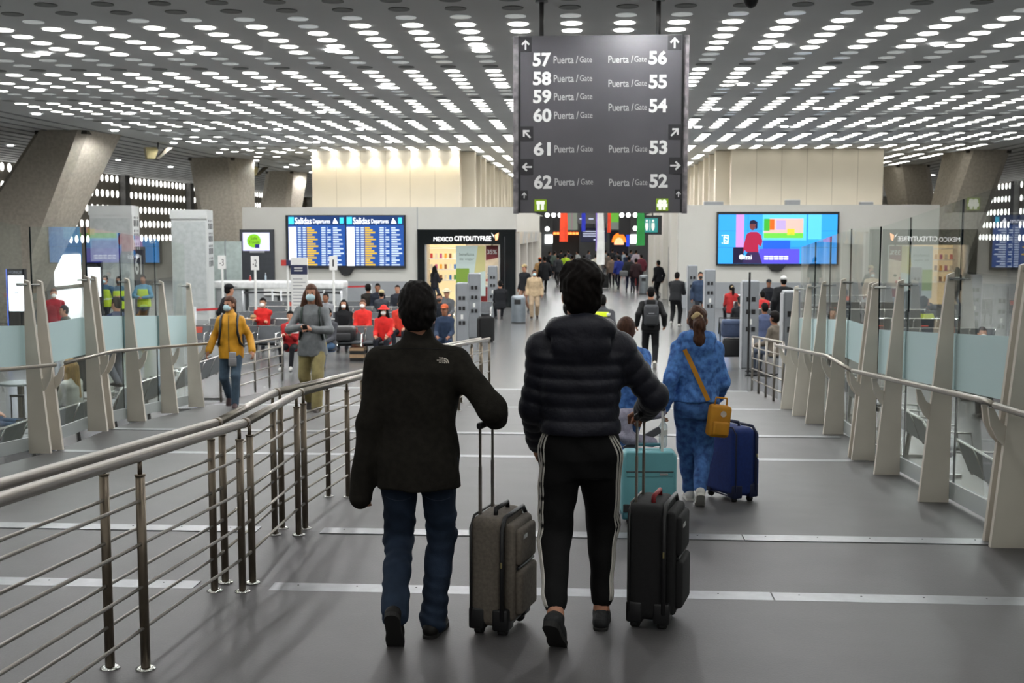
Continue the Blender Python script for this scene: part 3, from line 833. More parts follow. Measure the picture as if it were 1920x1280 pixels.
barrier('glass barrier with grey fins on the right side of the ramp', lambda Y: 2.93 + .026 * (Y - 8), [(4.6, ), (6.3, 6.5), (7.8, 7.94), (9.67, ), (11.35, ), (12.45, 12.63), (14.2, ), (15.55, ), (16.74, ), (17.93, )], -1, [(4.0, 7.7), (7.72, 12.35), (12.42, 18.3)])
barrier('glass barrier with grey fins on the left side of the ramp', lambda Y: -6.08, [(8.0, ), (9.6, ), (11.0, ), (12.2, 12.49), (13.7, 13.9), (14.92, ), (16.14, ), (17.27, )], 1, [(7.5, 12.3), (12.55, 17.9)])

# ================================================================== HANGING GATE SIGN
YS = 16.8
sx0, sx1, sz0, sz1 = pxrect(972, 66, 1281, 399, YS)
sign = thing('gate_sign', 'large dark hanging sign listing gates 52 to 62', 'sign', ((sx0 + sx1) / 2, YS, sz0))
SO = A((sx0 + sx1) / 2, YS, sz0)
SIGNM = mat('sign_charcoal', '4c4b4f', .45, 0, .06, 1.2)
MB().box((sx0 - SO[0], -.0, 0), (sx1 - SO[0], .12, sz1 - sz0)).build('panel', SIGNM, sign)
MARB = mat('sign_edge_grey', '8b8789', .4, 0, .3, 9, col2='5e5b5e')
ex0 = P(962, 230, YS)[0]; ex1 = P(1291, 230, YS)[0]
MB().box((ex0 - SO[0], .03, -.01), (sx0 - SO[0], .1, sz1 - sz0)).build('edge_strip', MARB, sign)
MB().box((sx1 - SO[0], .03, -.01), (ex1 - SO[0], .1, sz1 - sz0)).build('edge_strip', MARB, sign)
MB().box((sx0 - SO[0] - .0, -.004, 0), (sx0 - SO[0] + .03, .125, sz1 - sz0)).build('black_edge', BLACK, sign)
MB().box((sx1 - SO[0] - .03, -.004, 0), (sx1 - SO[0], .125, sz1 - sz0)).build('black_edge', BLACK, sign)
for x in (1015, 1235):
    X = P(x, 40, YS)[0] - SO[0]
    MB().tube([(X, .06, sz1 - sz0), (X, .06, CEIL - sz0)], .032, 12).build('hanger_pole', mat('pole_grey', '5d5c5b', .4, .5), sign, True)
    MB().lathe([(.09, CEIL - sz0 - .03), (.09, CEIL - sz0)], (X, .06, 0), 14).build('ceiling_flange', GREYM, sign)
SW = mat('sign_white', 'd2d2d0', .6, 0, .04, 3); SW2 = mat('sign_light_grey', 'a9a8a8', .6, 0, .04)
def sg(txt, x0, y0, x1, y1, m, bold):
    a, b, c, d = pxrect(x0, y0, x1, y1, YS)
    lettering(txt, a - SO[0], b - SO[0], c - SO[2], d - SO[2], -.003, m, sign, bold)
for n, y in ((57, 99), (58, 134), (59, 168), (60, 203), (61, 266), (62, 328)):
    x0 = 999 + (y - 99) * .009
    sg(str(n), x0, y, x0 + 34 + (0 if n != 61 else -2), y + 26, SW, .035)
    sg('Puerta /', x0 + 39, y + 6, x0 + 85, y + 20, SW2, .012); sg('Gate', x0 + 88, y + 7, x0 + 111, y + 18, SW2, 0)
for n, y in ((56, 95), (55, 140), (54, 185), (53, 263), (52, 326)):
    x1 = 1250.5 + (y - 95) * .006
    sg(str(n), x1 - 34, y, x1, y + 26, SW, .035)
    sg('Puerta /', x1 - 110, y + 9, x1 - 63, y + 23, SW2, .012); sg('Gate', x1 - 61, y + 10, x1 - 38, y + 21, SW2, 0)
TILE = mat('sign_tile_black', '272629', .5)
def arrow_tile(x0, y0, x1, y1, ang, tilt=0, size=.4):
    a, b, c, d = pxrect(x0, y0, x1, y1, YS); a -= SO[0]; b -= SO[0]; c -= SO[2]; d -= SO[2]
    t = MB().box((a, -.006, c), (b, 0, d)).build('arrow_tile', TILE, sign)
    cx, cz, r = (a + b) / 2, (c + d) / 2, (b - a) * size
    pts = [(-.16, -1), (.16, -1), (.16, .35), (.62, -.12), (.85, .12), (0, 1), (-.85, .12), (-.62, -.12), (-.16, .35)]
    ca, sa = math.cos(ang), math.sin(ang)
    MB().prism([(cx + (u * ca - w * sa) * r, -.01, cz + (u * sa + w * ca) * r) for u, w in pts], (0, .004, 0)).build('arrow', SW, t)
arrow_tile(974, 70, 997, 98, 0); arrow_tile(1252, 66, 1278, 94, 0)
arrow_tile(975, 237, 1000, 265, .785); arrow_tile(1253, 233, 1278, 262, -.785)
arrow_tile(976, 298, 1000, 328, 1.571); arrow_tile(1254, 295, 1279, 326, -1.571)
arrow_tile(976, 357, 990, 375, 0); arrow_tile(1265, 355, 1279, 373, 0)
GRN = emat('pictogram_green', '86a81f', .5)
PW = emat('pictogram_white', 'eef2e6', .7)
def picto(x0, y0, x1, y1, kind):
    a, b, c, d = pxrect(x0, y0, x1, y1, YS); a -= SO[0]; b -= SO[0]; c -= SO[2]; d -= SO[2]
    t = MB().box((a, -.006, c), (b, 0, d)).build('pictogram', GRN, sign)
    m = MB(); w, h = b - a, d - c
    for u in (.33, .67):
        x = a + w * u
        if kind == 'cutlery': m.box((x - .02 * 1, -.01, c + .12 * h), (x + .02, -.006, c + .6 * h)); m.box((x - .03, -.01, c + .6 * h), (x + .03, -.006, c + .88 * h))
        else:
            m.lathe([(.001, 0)], (0, 0, 0), 3) if False else None
            m.prism([(x + .035 * math.cos(k * PI / 4), -.01, c + .72 * h + .035 * math.sin(k * PI / 4)) for k in range(8)], (0, .004, 0))
            m.prism([(x - .045, -.01, c + .58 * h), (x - .045, -.01, c + .3 * h), (x - .02, -.01, c + .3 * h), (x - .02, -.01, c + .08 * h), (x + .02, -.01, c + .08 * h), (x + .02, -.01, c + .3 * h), (x + .045, -.01, c + .3 * h), (x + .045, -.01, c + .58 * h)][::-1], (0, .004, 0))
    m.build('pictogram_figures', PW, t)['kind'] = 'stuff'
picto(1002, 374, 1025, 396, 'cutlery'); picto(1230, 372, 1253, 395, 'people')

# ================================================================== SCREENS ON THE ISLAND WALLS
SCN = emat('screen_navy', '1d4f9e', .75); SCD = emat('screen_dark_blue', '12386f', .6); SCW = emat('screen_white', 'f2f6ff', 1.6); SCY = emat('screen_yellow', 'd9b22a', .9); SCC = emat('screen_cyan', '3cc3e6', 1.1)
def board():
    a, b, c, d = pxrect(536, 403, 760, 502, YW - .15)
    o = thing('departures_board', 'wide blue departures board on the wall left of the shop', 'screen', ((a + b) / 2, YW - .15, c)); ox, oz = (a + b) / 2, c
    W, Hh = b - a, d - c
    MB().box((-W / 2, 0, 0), (W / 2, .14, Hh)).build('bezel', BLACK, o)
    u = W / 224.
    def R(x0, y0, x1, y1): return (x0 - 648) * u, (x1 - 648) * u, (502 - y1) * u, (502 - y0) * u
    for h, x0 in enumerate((541, 650)):
        q = R(x0, 408, x0 + 107, 498); MB().box((q[0], -.01, q[2]), (q[1], 0, q[3])).build('screen', SCN, o)
        q = R(x0, 406, x0 + 107, 423); MB().box((q[0], -.014, q[2]), (q[1], -.008, q[3])).build('header', SCD, o)
        q = R(x0 + 1, 408, x0 + 11, 421); MB().box((q[0], -.018, q[2]), (q[1], -.012, q[3])).build('plane_icon', SCC, o)
        q = R(x0 + 97, 409, x0 + 104, 420); MB().box((q[0], -.018, q[2]), (q[1], -.012, q[3])).build('gate_icon', SCC, o)
        q = R(x0 + 13, 409, x0 + 44, 421); lettering('Salidas', q[0], q[1], q[2], q[3], -.02, SCW, o, .008)
        q = R(x0 + 47, 412, x0 + 79, 422); lettering('Departures', q[0], q[1], q[2], q[3], -.02, SCW, o, .0)
        q = R(x0 + 84, 410, x0 + 94, 420); MB().prism([(q[0], -.02, q[2]), (q[1], -.02, q[2]), (q[1] - .06, -.02, q[2] + .1), (q[0] + .08, -.02, q[3]), (q[0] + .03, -.02, q[2] + .1)], (0, .004, 0)).build('logo', SCW, o)
        w, y_ = MB(), MB(); cm = MB()
        for k in range(17):
            yy = 426.5 + k * 4.25
            q = R(x0 + 1, yy, x0 + 15, yy + 3.6); cm.box((q[0], -.016, q[2]), (q[1], -.011, q[3]))
            for xa, xb in ((18, 24), (27, 33), (62, 70), (73, 80 if k % 3 else 74), (84, 92 + (k * 7) % 13)):
                q = R(x0 + xa, yy + .4, x0 + xb, yy + 2.8); w.box((q[0], -.016, q[2]), (q[1], -.011, q[3]))
            q = R(x0 + 35, yy + .2, x0 + 44 + (k * 5) % 14, yy + 3); y_.box((q[0], -.016, q[2]), (q[1], -.011, q[3]))
        cm.build('airline_column', SCW, o)['kind'] = 'stuff'; w.build('flight_rows', emat('screen_pale', 'c8d8f0', .9), o)['kind'] = 'stuff'; y_.build('destination_rows', SCY, o)['kind'] = 'stuff'
    m = MB(); q = R(632, 502, 664, 515)
    m.prism([(q[0], 0, q[3]), (q[0] + .18, 0, q[2]), (q[1] - .18, 0, q[2]), (q[1], 0, q[3])], (0, .14, 0)).build('lower_bracket', BLACK, o)
    return o
board()
def videowall():
    a, b, c, d = pxrect(1344, 397, 1573, 497, YW - .15)
    o = thing('video_wall', 'bright blue video wall on the right-hand back wall', 'screen', ((a + b) / 2, YW - .15, c)); W, Hh = b - a, d - c; u = W / 229.
    MB().box((-W / 2, 0, 0), (W / 2, .14, Hh)).build('bezel', BLACK, o)
    def R(x, y): return ((x - 1458.5) * u, (497 - y) * u)
    def rect(x0, y0, x1, y1, m, name, lay):
        (p, q), (r, s_) = R(x0, y1), R(x1, y0); return MB().box((p, -.006 - .003 * lay, q), (r, -.003 - .003 * lay, s_)).build(name, m, o)
    def poly(pts, m, name, lay): return MB().prism([(R(x, y)[0], -.006 - .003 * lay, R(x, y)[1]) for x, y in pts], (0, .003, 0)).build(name, m, o)
    B1 = emat('tv_blue', '2f9af0', 1.0); B2 = emat('tv_sky', '58c0ff', 1.05); B3 = emat('tv_deep', '1f5fd8', .9); PK = emat('tv_pink', 'c58fe0', .95); RD = emat('tv_red', 'b01e46', .8); NV = emat('tv_navy', '1a1440', .5); VI = emat('tv_violet', '5a50d8', .9)
    for i in range(4):
        for j in range(3): rect(1347 + i * 55.7, 401 + j * 31.2, 1347 + (i + 1) * 55.7 - .4, 401 + (j + 1) * 31.2 - .4, B1, 'screen_panel', 0)
    rect(1380, 401, 1395, 470, PK, 'picture_strip', 1); rect(1515, 401, 1540, 448, B2, 'picture_glow', 1); rect(1430, 401, 1512, 450, B2, 'picture_wall', 1)
    rect(1431, 450, 1482, 466, B3, 'picture_sofa', 2); rect(1424, 466, 1500, 494, VI, 'picture_floor', 2); rect(1375, 463, 1395, 494, NV, 'picture_shadow', 2)
    poly([(1398, 446), (1400, 438), (1407, 434), (1420, 434), (1427, 440), (1430, 452), (1427, 462), (1422, 458), (1423, 472), (1399, 472), (1397, 468), (1394, 474), (1395, 458)][::-1], RD, 'picture_jumper', 3)
    poly([(1411 + 6 * math.cos(t), 422 + 9 * math.sin(t)) for t in np.linspace(0, 2 * PI, 14, endpoint=False)], emat('tv_skin', '7d3f3e', .7), 'picture_head', 4)
    poly([(1405, 419), (1406, 413), (1413, 411), (1420, 415), (1420, 427), (1416, 430), (1417, 419)][::-1], NV, 'picture_hair', 5)
    poly([(1392, 494), (1402, 472), (1423, 472), (1430, 494)], emat('tv_trousers', '3c2a5c', .6), 'picture_trousers', 3)
    rect(1432, 409, 1506, 446, emat('tv_cream', 'e5b3a8', 1.), 'picture_inset', 2)
    rect(1432, 409, 1443, 432, emat('tv_green', '3fae34', .9), 'picture_tree', 3); rect(1443, 410, 1452, 430, emat('tv_orange', 'd5661e', .9), 'picture_trunk', 3); rect(1432, 436, 1506, 446, emat('tv_lime', '6fd04a', .9), 'picture_lawn', 3); rect(1455, 412, 1473, 430, emat('tv_lilac', 'b9a4d8', .9), 'picture_house', 3); rect(1476, 428, 1490, 440, emat('tv_yellow', 'e8c53a', 1.), 'picture_flower_bed', 3)
    p = R(1353, 456); q = R(1366, 440); lettering('izzi', p[0], q[0], p[1], q[1], -.03, SCW, o, .0, vertical=True)
    p = R(1396, 486); q = R(1410, 478); lettering('izzi', p[0], q[0], p[1], q[1], -.03, SCW, o, .0)
    poly([(1391 + 4.5 * math.cos(t), 481.5 + 4.5 * math.sin(t)) for t in np.linspace(0, 2 * PI, 14, endpoint=False)], SCW, 'logo_dot', 5)
    cap = MB()
    for y in (479.5, 484):
        for k in range(5): x = 1434 + k * 9.3; (p, q), (r, s_) = R(x, y + 2.2), R(x + 7.5, y); cap.box((p, -.028, q), (r, -.024, s_))
    cap.build('caption_lines', SCW, o)['kind'] = 'stuff'
    (p, q), (r, s_) = R(1440, 508), R(1475, 497)
    MB().prism([(p, 0, s_), (p + .18, 0, q), (r - .18, 0, q), (r, 0, s_)], (0, .14, 0)).build('lower_bracket', BLACK, o)
videowall()
# small info screen in a dark surround
a, b, c, d = pxrect(450, 430, 513, 521, YW - .2)
o = thing('info_screen', 'dark panel with a white screen and green round logo beside the counter', 'screen', ((a + b) / 2, YW - .2, c)); W, Hh = b - a, d - c; u = W / 63
MB().box((-W / 2, 0, -.9), (W / 2, .165, Hh)).build('surround', mat('slate_panel', '3a3d42', .5), o)
MB().box((-W / 2 + 6 * u, -.02, Hh - 39 * u), (W / 2 - 7 * u, 0, Hh - 6 * u)).build('screen', emat('screen_lavender', 'cfd2f2', 1.), o)
MB().prism([(-W / 2 + 27 * u + 13 * u * math.cos(t), -.026, Hh - 21 * u + 12.5 * u * math.sin(t)) for t in np.linspace(0, 2 * PI, 20, endpoint=False)], (0, .004, 0)).build('green_logo', emat('logo_green', '7fc225', .9), o)
lettering('Safe', -W / 2 + 21 * u, -W / 2 + 33 * u, Hh - 19 * u, Hh - 13 * u, -.03, emat('logo_dark', '1f5a1f', .3), o); lettering('Travels', -W / 2 + 17 * u, -W / 2 + 37 * u, Hh - 26 * u, Hh - 20.5 * u, -.03, emat('logo_dark', '1f5a1f', .3), o)
MB().box((-W / 2 + 29 * u, -.03, Hh - 34 * u), (-W / 2 + 37 * u, -.026, Hh - 27 * u)).build('blue_square', emat('logo_navy', '2a2a86', .5), o)
MB().box((-W / 2 + 19 * u, -.05, Hh - 43 * u), (W / 2 - 17 * u, 0, Hh - 39 * u)).build('sensor_bar', GREYM, o)

# ================================================================== DUTY FREE SHOP FRONT
GLB = mat('gloss_black_stone', '14181a', .12, 0, .1, 2)
sf = thing('duty_free_store', 'black framed duty free shop front with lit letters', 'shop front', ((xs0 + xs1) / 2, YW - .12, 0)); fo = A((xs0 + xs1) / 2, YW - .12, 0)
MB().box((xs0 - fo[0], 0, 0), (xi0 - fo[0], .5, zst)).build('frame_post', GLB, sf)
MB().box((xi1 - fo[0], 0, 0), (xs1 - fo[0], .5, zst)).build('frame_post', GLB, sf)
MB().box((xi0 - fo[0], 0, zop), (xi1 - fo[0], .5, zst)).build('fascia', GLB, sf)
xm = P(946, 450, YW)[0] - fo[0]; MB().box((xm, -.01, 0), (xm + .03, 0, zop + .3)).build('post_joint', DARK, sf)
for side in ((xi0, xi0 + .06), (xi1 - .06, xi1)): MB().box((side[0] - fo[0], .05, 0), (side[1] - fo[0], .3, zop)).build('jamb', mat('jamb_silver', 'a8a9a8', .4), sf)
LET = emat('sign_letter_white', 'ffffff', 1.5)
q = pxrect(813, 444, 849, 452, YW - .15); lettering('MEXICO', q[0] - fo[0], q[1] - fo[0], q[2], q[3], -.03, LET, sf, .0)
q = pxrect(852, 442.5, 921, 451.5, YW - .15); lettering('CITYDUTYFREE', q[0] - fo[0], q[1] - fo[0], q[2], q[3], -.03, LET, sf, .008)
q = pxrect(921, 436, 935, 451, YW - .15); x0, x1, z0, z1 = q[0] - fo[0], q[1] - fo[0], q[2], q[3]
MB().prism([(x0, -.03, z1), (x0 + .12, -.03, z0 + .1), (x0 + .1, -.03, z0 + .2)], (0, .01, 0)).build('butterfly_wing', LET, sf)
MB().prism([(x1, -.03, z1), (x0 + .14, -.03, z0 + .22), (x0 + .17, -.03, z0), (x1 - .03, -.03, z0 + .05)], (0, .01, 0)).build('butterfly_wing', emat('wing_orange', 'ffb27a', 1.8), sf)
YI = YW + 4.0
shop = struct('wall_shop_inside', MB().box((xs0, YI, 0), (xs1 - .35, YI + .2, 3.2)).box((xs0 - .1, YW + .4, 0), (xs0, YI, 3.2)).box((xs0, YW + .4, 3.0), (xs1 - .35, YI, 3.2)), mat('shop_white', 'd9d3c6', .6))
for k in range(4):
    la = bpy.data.lights.new('shop_lamp', 'AREA'); la.energy = 26; la.size = .5; la.color = lin('fff1dc')
    link('shop_lamp', la, None, (xi0 + .4 + k * .8, YW + 1.8, 2.95))
# lit shelf unit
su = thing('display_shelves', 'brightly lit shelves of goods inside the duty free shop', 'shelves', (P(825, 480, YW + 3)[0], YW + 3.2, 0))
MB().box((-.95, .3, 0), (1.0, .6, 2.6)).build('back_panel', emat('lit_shelf_back', 'f3d9a4', .8), su)
for z in (.9, 1.35, 1.8, 2.25): MB().box((-.95, -.05, z), (1.0, .35, z + .04)).build('shelf', WHITE, su)
prodc = ['c23b3b', 'e0a030', '3d6fb0', 'd8d0c0', '7a4a2c', '4a8a4a', 'b04a80', 'e8e0d0']
prodn = ['red', 'amber', 'blue', 'beige', 'brown', 'green', 'pink', 'cream']; ordn = ['first', 'second', 'third', 'fourth', 'fifth', 'sixth', 'seventh', 'eighth', 'ninth']
boxme = {c: MB().box((-.05, -.04, 0), (.05, .04, .2)).mesh('carton', mat('carton_' + c, c, .5)) for c in prodc}
for r_, z in enumerate((.94, 1.39, 1.84)):
    for k in range(9):
        c = prodc[(k * 3 + r_ * 5) % 8]
        tag(link('carton', boxme[c], None, (P(825, 480, YW + 3)[0] - .8 + k * .2, YW + 3.3, z)), '%s carton, %s from the left on the %s lit shop shelf' % (prodn[prodc.index(c)], ordn[k], ('lower', 'middle', 'upper')[r_]), 'carton', 'goods on the shop shelves')
# advertising poster and promo banner
q = pxrect(855, 461, 910, 540, YW + .6)
po = thing('shop_poster', 'tall pale poster with lettering behind the shop opening', 'poster', (q[0], YW + .6, 0)); w = q[1] - q[0]
MB().box((0, 0, .4), (w, .04, 2.4)).build('panel', emat('poster_pale', 'b9c9c4', .55), po)
MB().box((0, -.005, .7), (w * .45, 0, 1.5)).build('green_patch', emat('poster_green', '7fa040', .5), po); MB().prism([(w * .75, -.008, 2.4), (w, -.008, 2.4), (w, -.008, 1.4), (w * .62, -.008, 1.3)][::-1], (0, .004, 0)).build('bottle_shape', emat('poster_sand', 'c2bd84', .55), po)
for i, (t, z) in enumerate((('beneficios', 2.1), ('de viajar', 1.9))): lettering(t, w * .12, w * .62, z - .1, z + .02, -.01, emat('poster_text', '5d6b5d', .3), po)
q = pxrect(911, 460, 934, 488, YW + .3)
bn = thing('promo_banner', 'dark red banner reading 35 percent at the shop entrance', 'banner', (q[0], YW + .3, q[2])); w, h = q[1] - q[0], q[3] - q[2]
MB().prism([(0, 0, 0), (w, 0, h * .18), (w, 0, h), (0, 0, h)], (0, .03, 0)).build('cloth', mat('banner_maroon', '6e1c22', .6), bn)
MB().box((w * .45, .005, h), (w * .55, .025, zop - q[2] + .02)).build('hanger', DARK, bn)
lettering('35%', w * .1, w * .9, h * .42, h * .72, -.004, SW, bn, .02)
# flowers and gift table
ft = thing('gift_table', 'table of red flowers and gift bags just inside the shop', 'display table', (P(890, 530, YW - .6)[0], YW + 1.2, 0))
MB().box((-.9, -.3, .75), (.9, .3, .8)).build('table_top', WHITE, ft); MB().box((-.85, -.28, 0), (.85, .28, .75)).build('skirt', mat('table_red', '9c2a2a', .6), ft)
for k in range(26):
    a_ = rng.rand() * 6.28; r_ = rng.rand() * .32
    m = mat('flower_red', 'b82a3a', .6) if k % 2 else mat('leaf_dark', '2f4a2a', .6)
    blob('bloom', [ell((r_ * math.cos(a_) + .1, r_ * math.sin(a_) * .5, 1.0 + rng.rand() * .45), A(.07, .07, .06))], .035, m, ft)

# ================================================================== CORRIDOR END: signs, lamps, streamers
YE = 105.6
def flat(name, label, cat, x0, y0, x1, y1, Y, m, depth=.08, group=None, hang=True):
    q = pxrect(x0, y0, x1, y1, Y)
    o = thing(name, label, cat, ((q[0] + q[1]) / 2, Y, q[2]), 0, group)
    MB().box((-(q[1] - q[0]) / 2, 0, 0), ((q[1] - q[0]) / 2, depth, q[3] - q[2])).build('panel', m, o)
    if hang: MB().tube([(0, depth / 2, q[3] - q[2]), (0, depth / 2, CEIL - q[2])], .02, 6).build('hanger', DARK, o)
    return o, (q[1] - q[0]), q[3] - q[2]
o, w, h = flat('corridor_sign', 'navy sign with pale text lines at the corridor end', 'sign', 1088, 427, 1138, 454, 98, mat('sign_navy', '1b1f45', .4))
for k in range(3): MB().box((-w * .4, -.02, h * (.72 - .16 * k)), (w * (.42 - .05 * k), 0, h * (.78 - .16 * k))).build('text_line', emat('sign_glow', 'c9d0e8', .8), o)
MB().box((0, -.02, h * .13), (w * .3, 0, h * .22)).build('text_line', emat('sign_glow', 'c9d0e8', .8), o)
o, w, h = flat('gate_direction_sign', 'grey overhead direction sign at the corridor end', 'sign', 1082, 400, 1140, 419, 96, mat('sign_mid_grey', '5b5a5d', .4))
for k in range(3): MB().box((-w * .42 + k * w * .3, -.02, h * .4), (-w * .3 + k * w * .33, 0, h * .52)).build('text_line', emat('sign_glow', 'c9d0e8', .8), o)
o, w, h = flat('map_poster', 'pale map poster above the corridor crowd, left of the blue streamer', 'poster', 1064, 398, 1083, 431, 99, emat('poster_grey_green', '9aa393', .45))
MB().box((-w * .1, -.01, 0), (0, 0, h)).build('stripe', emat('poster_pink', 'b58a9a', .4), o)
o, w, h = flat('landscape_poster', 'green landscape poster above the corridor crowd', 'poster', 1138, 398, 1160, 430, 99, emat('poster_meadow', '6fbf3a', .6))
MB().box((-w * .5, -.01, 0), (w * .5, 0, h * .42)).build('grey_half', emat('poster_stone', '8b938a', .45), o)
o, w, h = flat('dark_screen', 'blank dark screen left of the orange streamer', 'screen', 1036, 409, 1052, 432, 97, BLACK)
o, w, h = flat('dark_screen', 'blank dark screen right of the green landscape poster', 'screen', 1160, 408, 1182, 440, 97, BLACK)
o, w, h = flat('shop_canopy', 'dark shop stall with a row of orange lamps at the corridor end', 'stall', 1036, 433, 1086, 497.6, 101, mat('stall_dark', '231a15', .6), .08, None, False)
for k in range(8): MB().lathe([(.11, -.1), (.11, .1)], (-w * .42 + k * w * .12, -.1, h * .93), 8).build('orange_lamp', emat('lamp_orange', 'ff7a3a', 3), o)
o, w, h = flat('arched_stall', 'stall with a glowing orange arch at the corridor end', 'stall', 1143, 432, 1178, 498.2, 101, mat('stall_navy', '17142e', .6), .08, None, False)
MB().prism([(w * .38 * math.cos(t), -.03, h * .67 + h * .26 * math.sin(t)) for t in np.linspace(0, PI, 14)] , (0, .03, 0)).build('arch', emat('arch_orange', 'ff7320', 1.6), o)
MB().prism([(w * .26 * math.cos(t), -.06, h * .6 + h * .2 * math.sin(t)) for t in np.linspace(0, PI, 14)], (0, .03, 0)).build('arch_inner', emat('arch_peach', 'ffb98a', 1.3), o)
MB().box((w * .38, -.05, h * .55), (w * .55, 0, h * .97)).build('blue_column', emat('column_blue', '2a48d8', .8), o)
for side, (x0, x1) in (('left', (1022, 1036)), ('right', (1182, 1197))):
    o, w, h = flat('lit_window', 'bright white window at the %s of the corridor end' % side, 'window', x0, 440, x1, 456, 105.9, emat('window_glow', 'f6fffb', 3.5), .12, None, False)
glob = MB().prism([(.17 * math.cos(t), 0, .17 * math.sin(t)) for t in np.linspace(0, 2 * PI, 16, endpoint=False)], (0, .05, 0)).mesh('round_lamp', emat('round_lamp_white', 'ffffff', 5))
for i, (x, y) in enumerate(((1026, 403), (1038, 403), (1050, 403), (1026, 429), (1166, 403), (1178, 403), (1191, 403), (1191, 428))):
    p = P(x, y, 90)
    tag(link('round_lamp', glob, None, tuple(p)), ('leftmost of the three round white lamps left of the orange streamer', 'middle one of the three round white lamps left of the orange streamer', 'rightmost of the three round white lamps left of the orange streamer', 'single round white lamp below the left row of three', 'leftmost of the three round white lamps left of the green streamer', 'middle one of the three round white lamps left of the green streamer', 'rightmost of the three round white lamps left of the green streamer', 'single round white lamp below the right row of three')[i], 'lamp', 'round lamps left' if i < 3 else ('round lamps right' if 4 <= i < 7 else None))
    link('lamp_arm', MB().tube([(0, .03, .1), (0, .03, CEIL - p[2])], .015, 6).mesh('lamp_arm', DARK), bpy.context.scene.objects[[o_.name for o_ in COL.objects if o_.name.startswith('round_lamp')][-1]])
def streamer(label, x, y1, w, Y, col, taper=.5):
    p = P(x, y1, Y); o = thing('paper_streamer', label, 'streamer', (p[0], Y, p[2])); L = CEIL - p[2]; r1 = w / 2 * Y / FPX
    m = MB(); n = 14; N = 10; o0 = 0
    for i in range(N + 1):
        t = i / N; z = L * t; r = r1 * (1 - taper * t)
        m.v += [(r * (1 + .18 * (k % 2)) * math.cos(2 * PI * k / n) + .01 * math.sin(i), r * .6 * (1 + .18 * (k % 2)) * math.sin(2 * PI * k / n), z) for k in range(n)]
    for i in range(N):
        for k in range(n): a = i * n + k; b = i * n + (k + 1) % n; m.f.append((a, b, b + n, a + n))
    m.f.append(tuple(range(n))[::-1]); m.build('cloth', mat('streamer_' + col, col, .7, 0, .1, 3), o)
streamer('orange paper streamer hanging under the gate sign', 1057, 453, 14, 44, 'f0471c')
streamer('blue paper streamer hanging between the two posters', 1094, 434, 7, 46, '1f2fb8', .2)
streamer('purple paper streamer beside the long white one', 1120, 470, 6, 47, '8a6fd0', .3)
streamer('long white paper streamer hanging in the corridor centre', 1126, 496, 14, 42, 'dcdcd8', .6)
streamer('narrow orange paper streamer in front of the landscape poster', 1142, 436, 6, 47, 'f0471c', .3)
streamer('green paper streamer hanging beside the restroom sign', 1201, 460, 14, 43, '1e8a3a', .4)
# restroom sign
q = pxrect(1206, 404, 1241, 440, 50)
o = thing('restroom_sign', 'dark hanging restroom sign with two figures on teal', 'sign', ((q[0] + q[1]) / 2, 50, q[2])); w, h = q[1] - q[0], q[3] - q[2]
MB().box((-w / 2, 0, 0), (w / 2, .2, h)).build('case', BLACK, o); MB().box((-w / 2 + .06, -.01, h * .12), (w * .28, 0, h * .86)).build('teal_face', emat('sign_teal', '2f8f8c', .6), o)
MB().tube([(0, .1, h), (0, .1, CEIL - q[2])], .03, 8).build('hanger_pole', DARK, o)
fg = MB()
for x in (-.24, .02):
    fg.prism([(x + .05 * math.cos(t), -.015, h * .73 + .05 * math.sin(t)) for t in np.linspace(0, 2 * PI, 10, endpoint=False)], (0, .004, 0))
    fg.prism([(x - .06, -.015, h * .62), (x - .07, -.015, h * .4), (x - .03, -.015, h * .22), (x + .03, -.015, h * .22), (x + .07, -.015, h * .4), (x + .06, -.015, h * .62)][::-1], (0, .004, 0))
fg.box((-.12, -.015, h * .2), (-.10, -.011, h * .78)); fg.build('figures', PW, o)

# ================================================================== BENCHES
SEATM = mat('seat_grey_vinyl', '3f4347', .45, 0, .08, 8)
SEATL = mat('seat_light_grey', '6d7174', .5, 0, .08, 8)
STK = mat('sticker_red', 'd8604f', .6)
bm_ = {}
def bench_parts(m):
    if m.name in bm_: return bm_[m.name]
    d = dict(seat=MB().rbox((-.255, -.03, .40), (.255, .43, .46), .025, 2).mesh('seat', m, True),
             back=MB().add([(-.255, -.02, .44), (.255, -.02, .44), (.255, -.15, .76), (-.255, -.15, .76), (-.255, -.06, .43), (.255, -.06, .43), (.255, -.185, .755), (-.255, -.185, .755)], [(0, 1, 2, 3), (7, 6, 5, 4), (1, 0, 4, 5), (2, 1, 5, 6), (3, 2, 6, 7), (0, 3, 7, 4)]).mesh('backrest', m),
             arm=MB().tube([(0, -.19, .77), (0, -.02, .4), (0, .40, .38), (0, .36, .62), (0, -.08, .64)], .016, 6).mesh('armrest', CHROME, True),
             leg=MB().obox((0, -.3, .02), (0, .42, .02), .05, .03).tube([(0, .1, .03), (0, .14, .36)], .03, 8).mesh('leg', CHROME),
             rail=MB().tube([(-.28, -.185, .765), (.28, -.185, .765)], .014, 6).mesh('back_rail', CHROME))
    bm_[m.name] = d
    return d
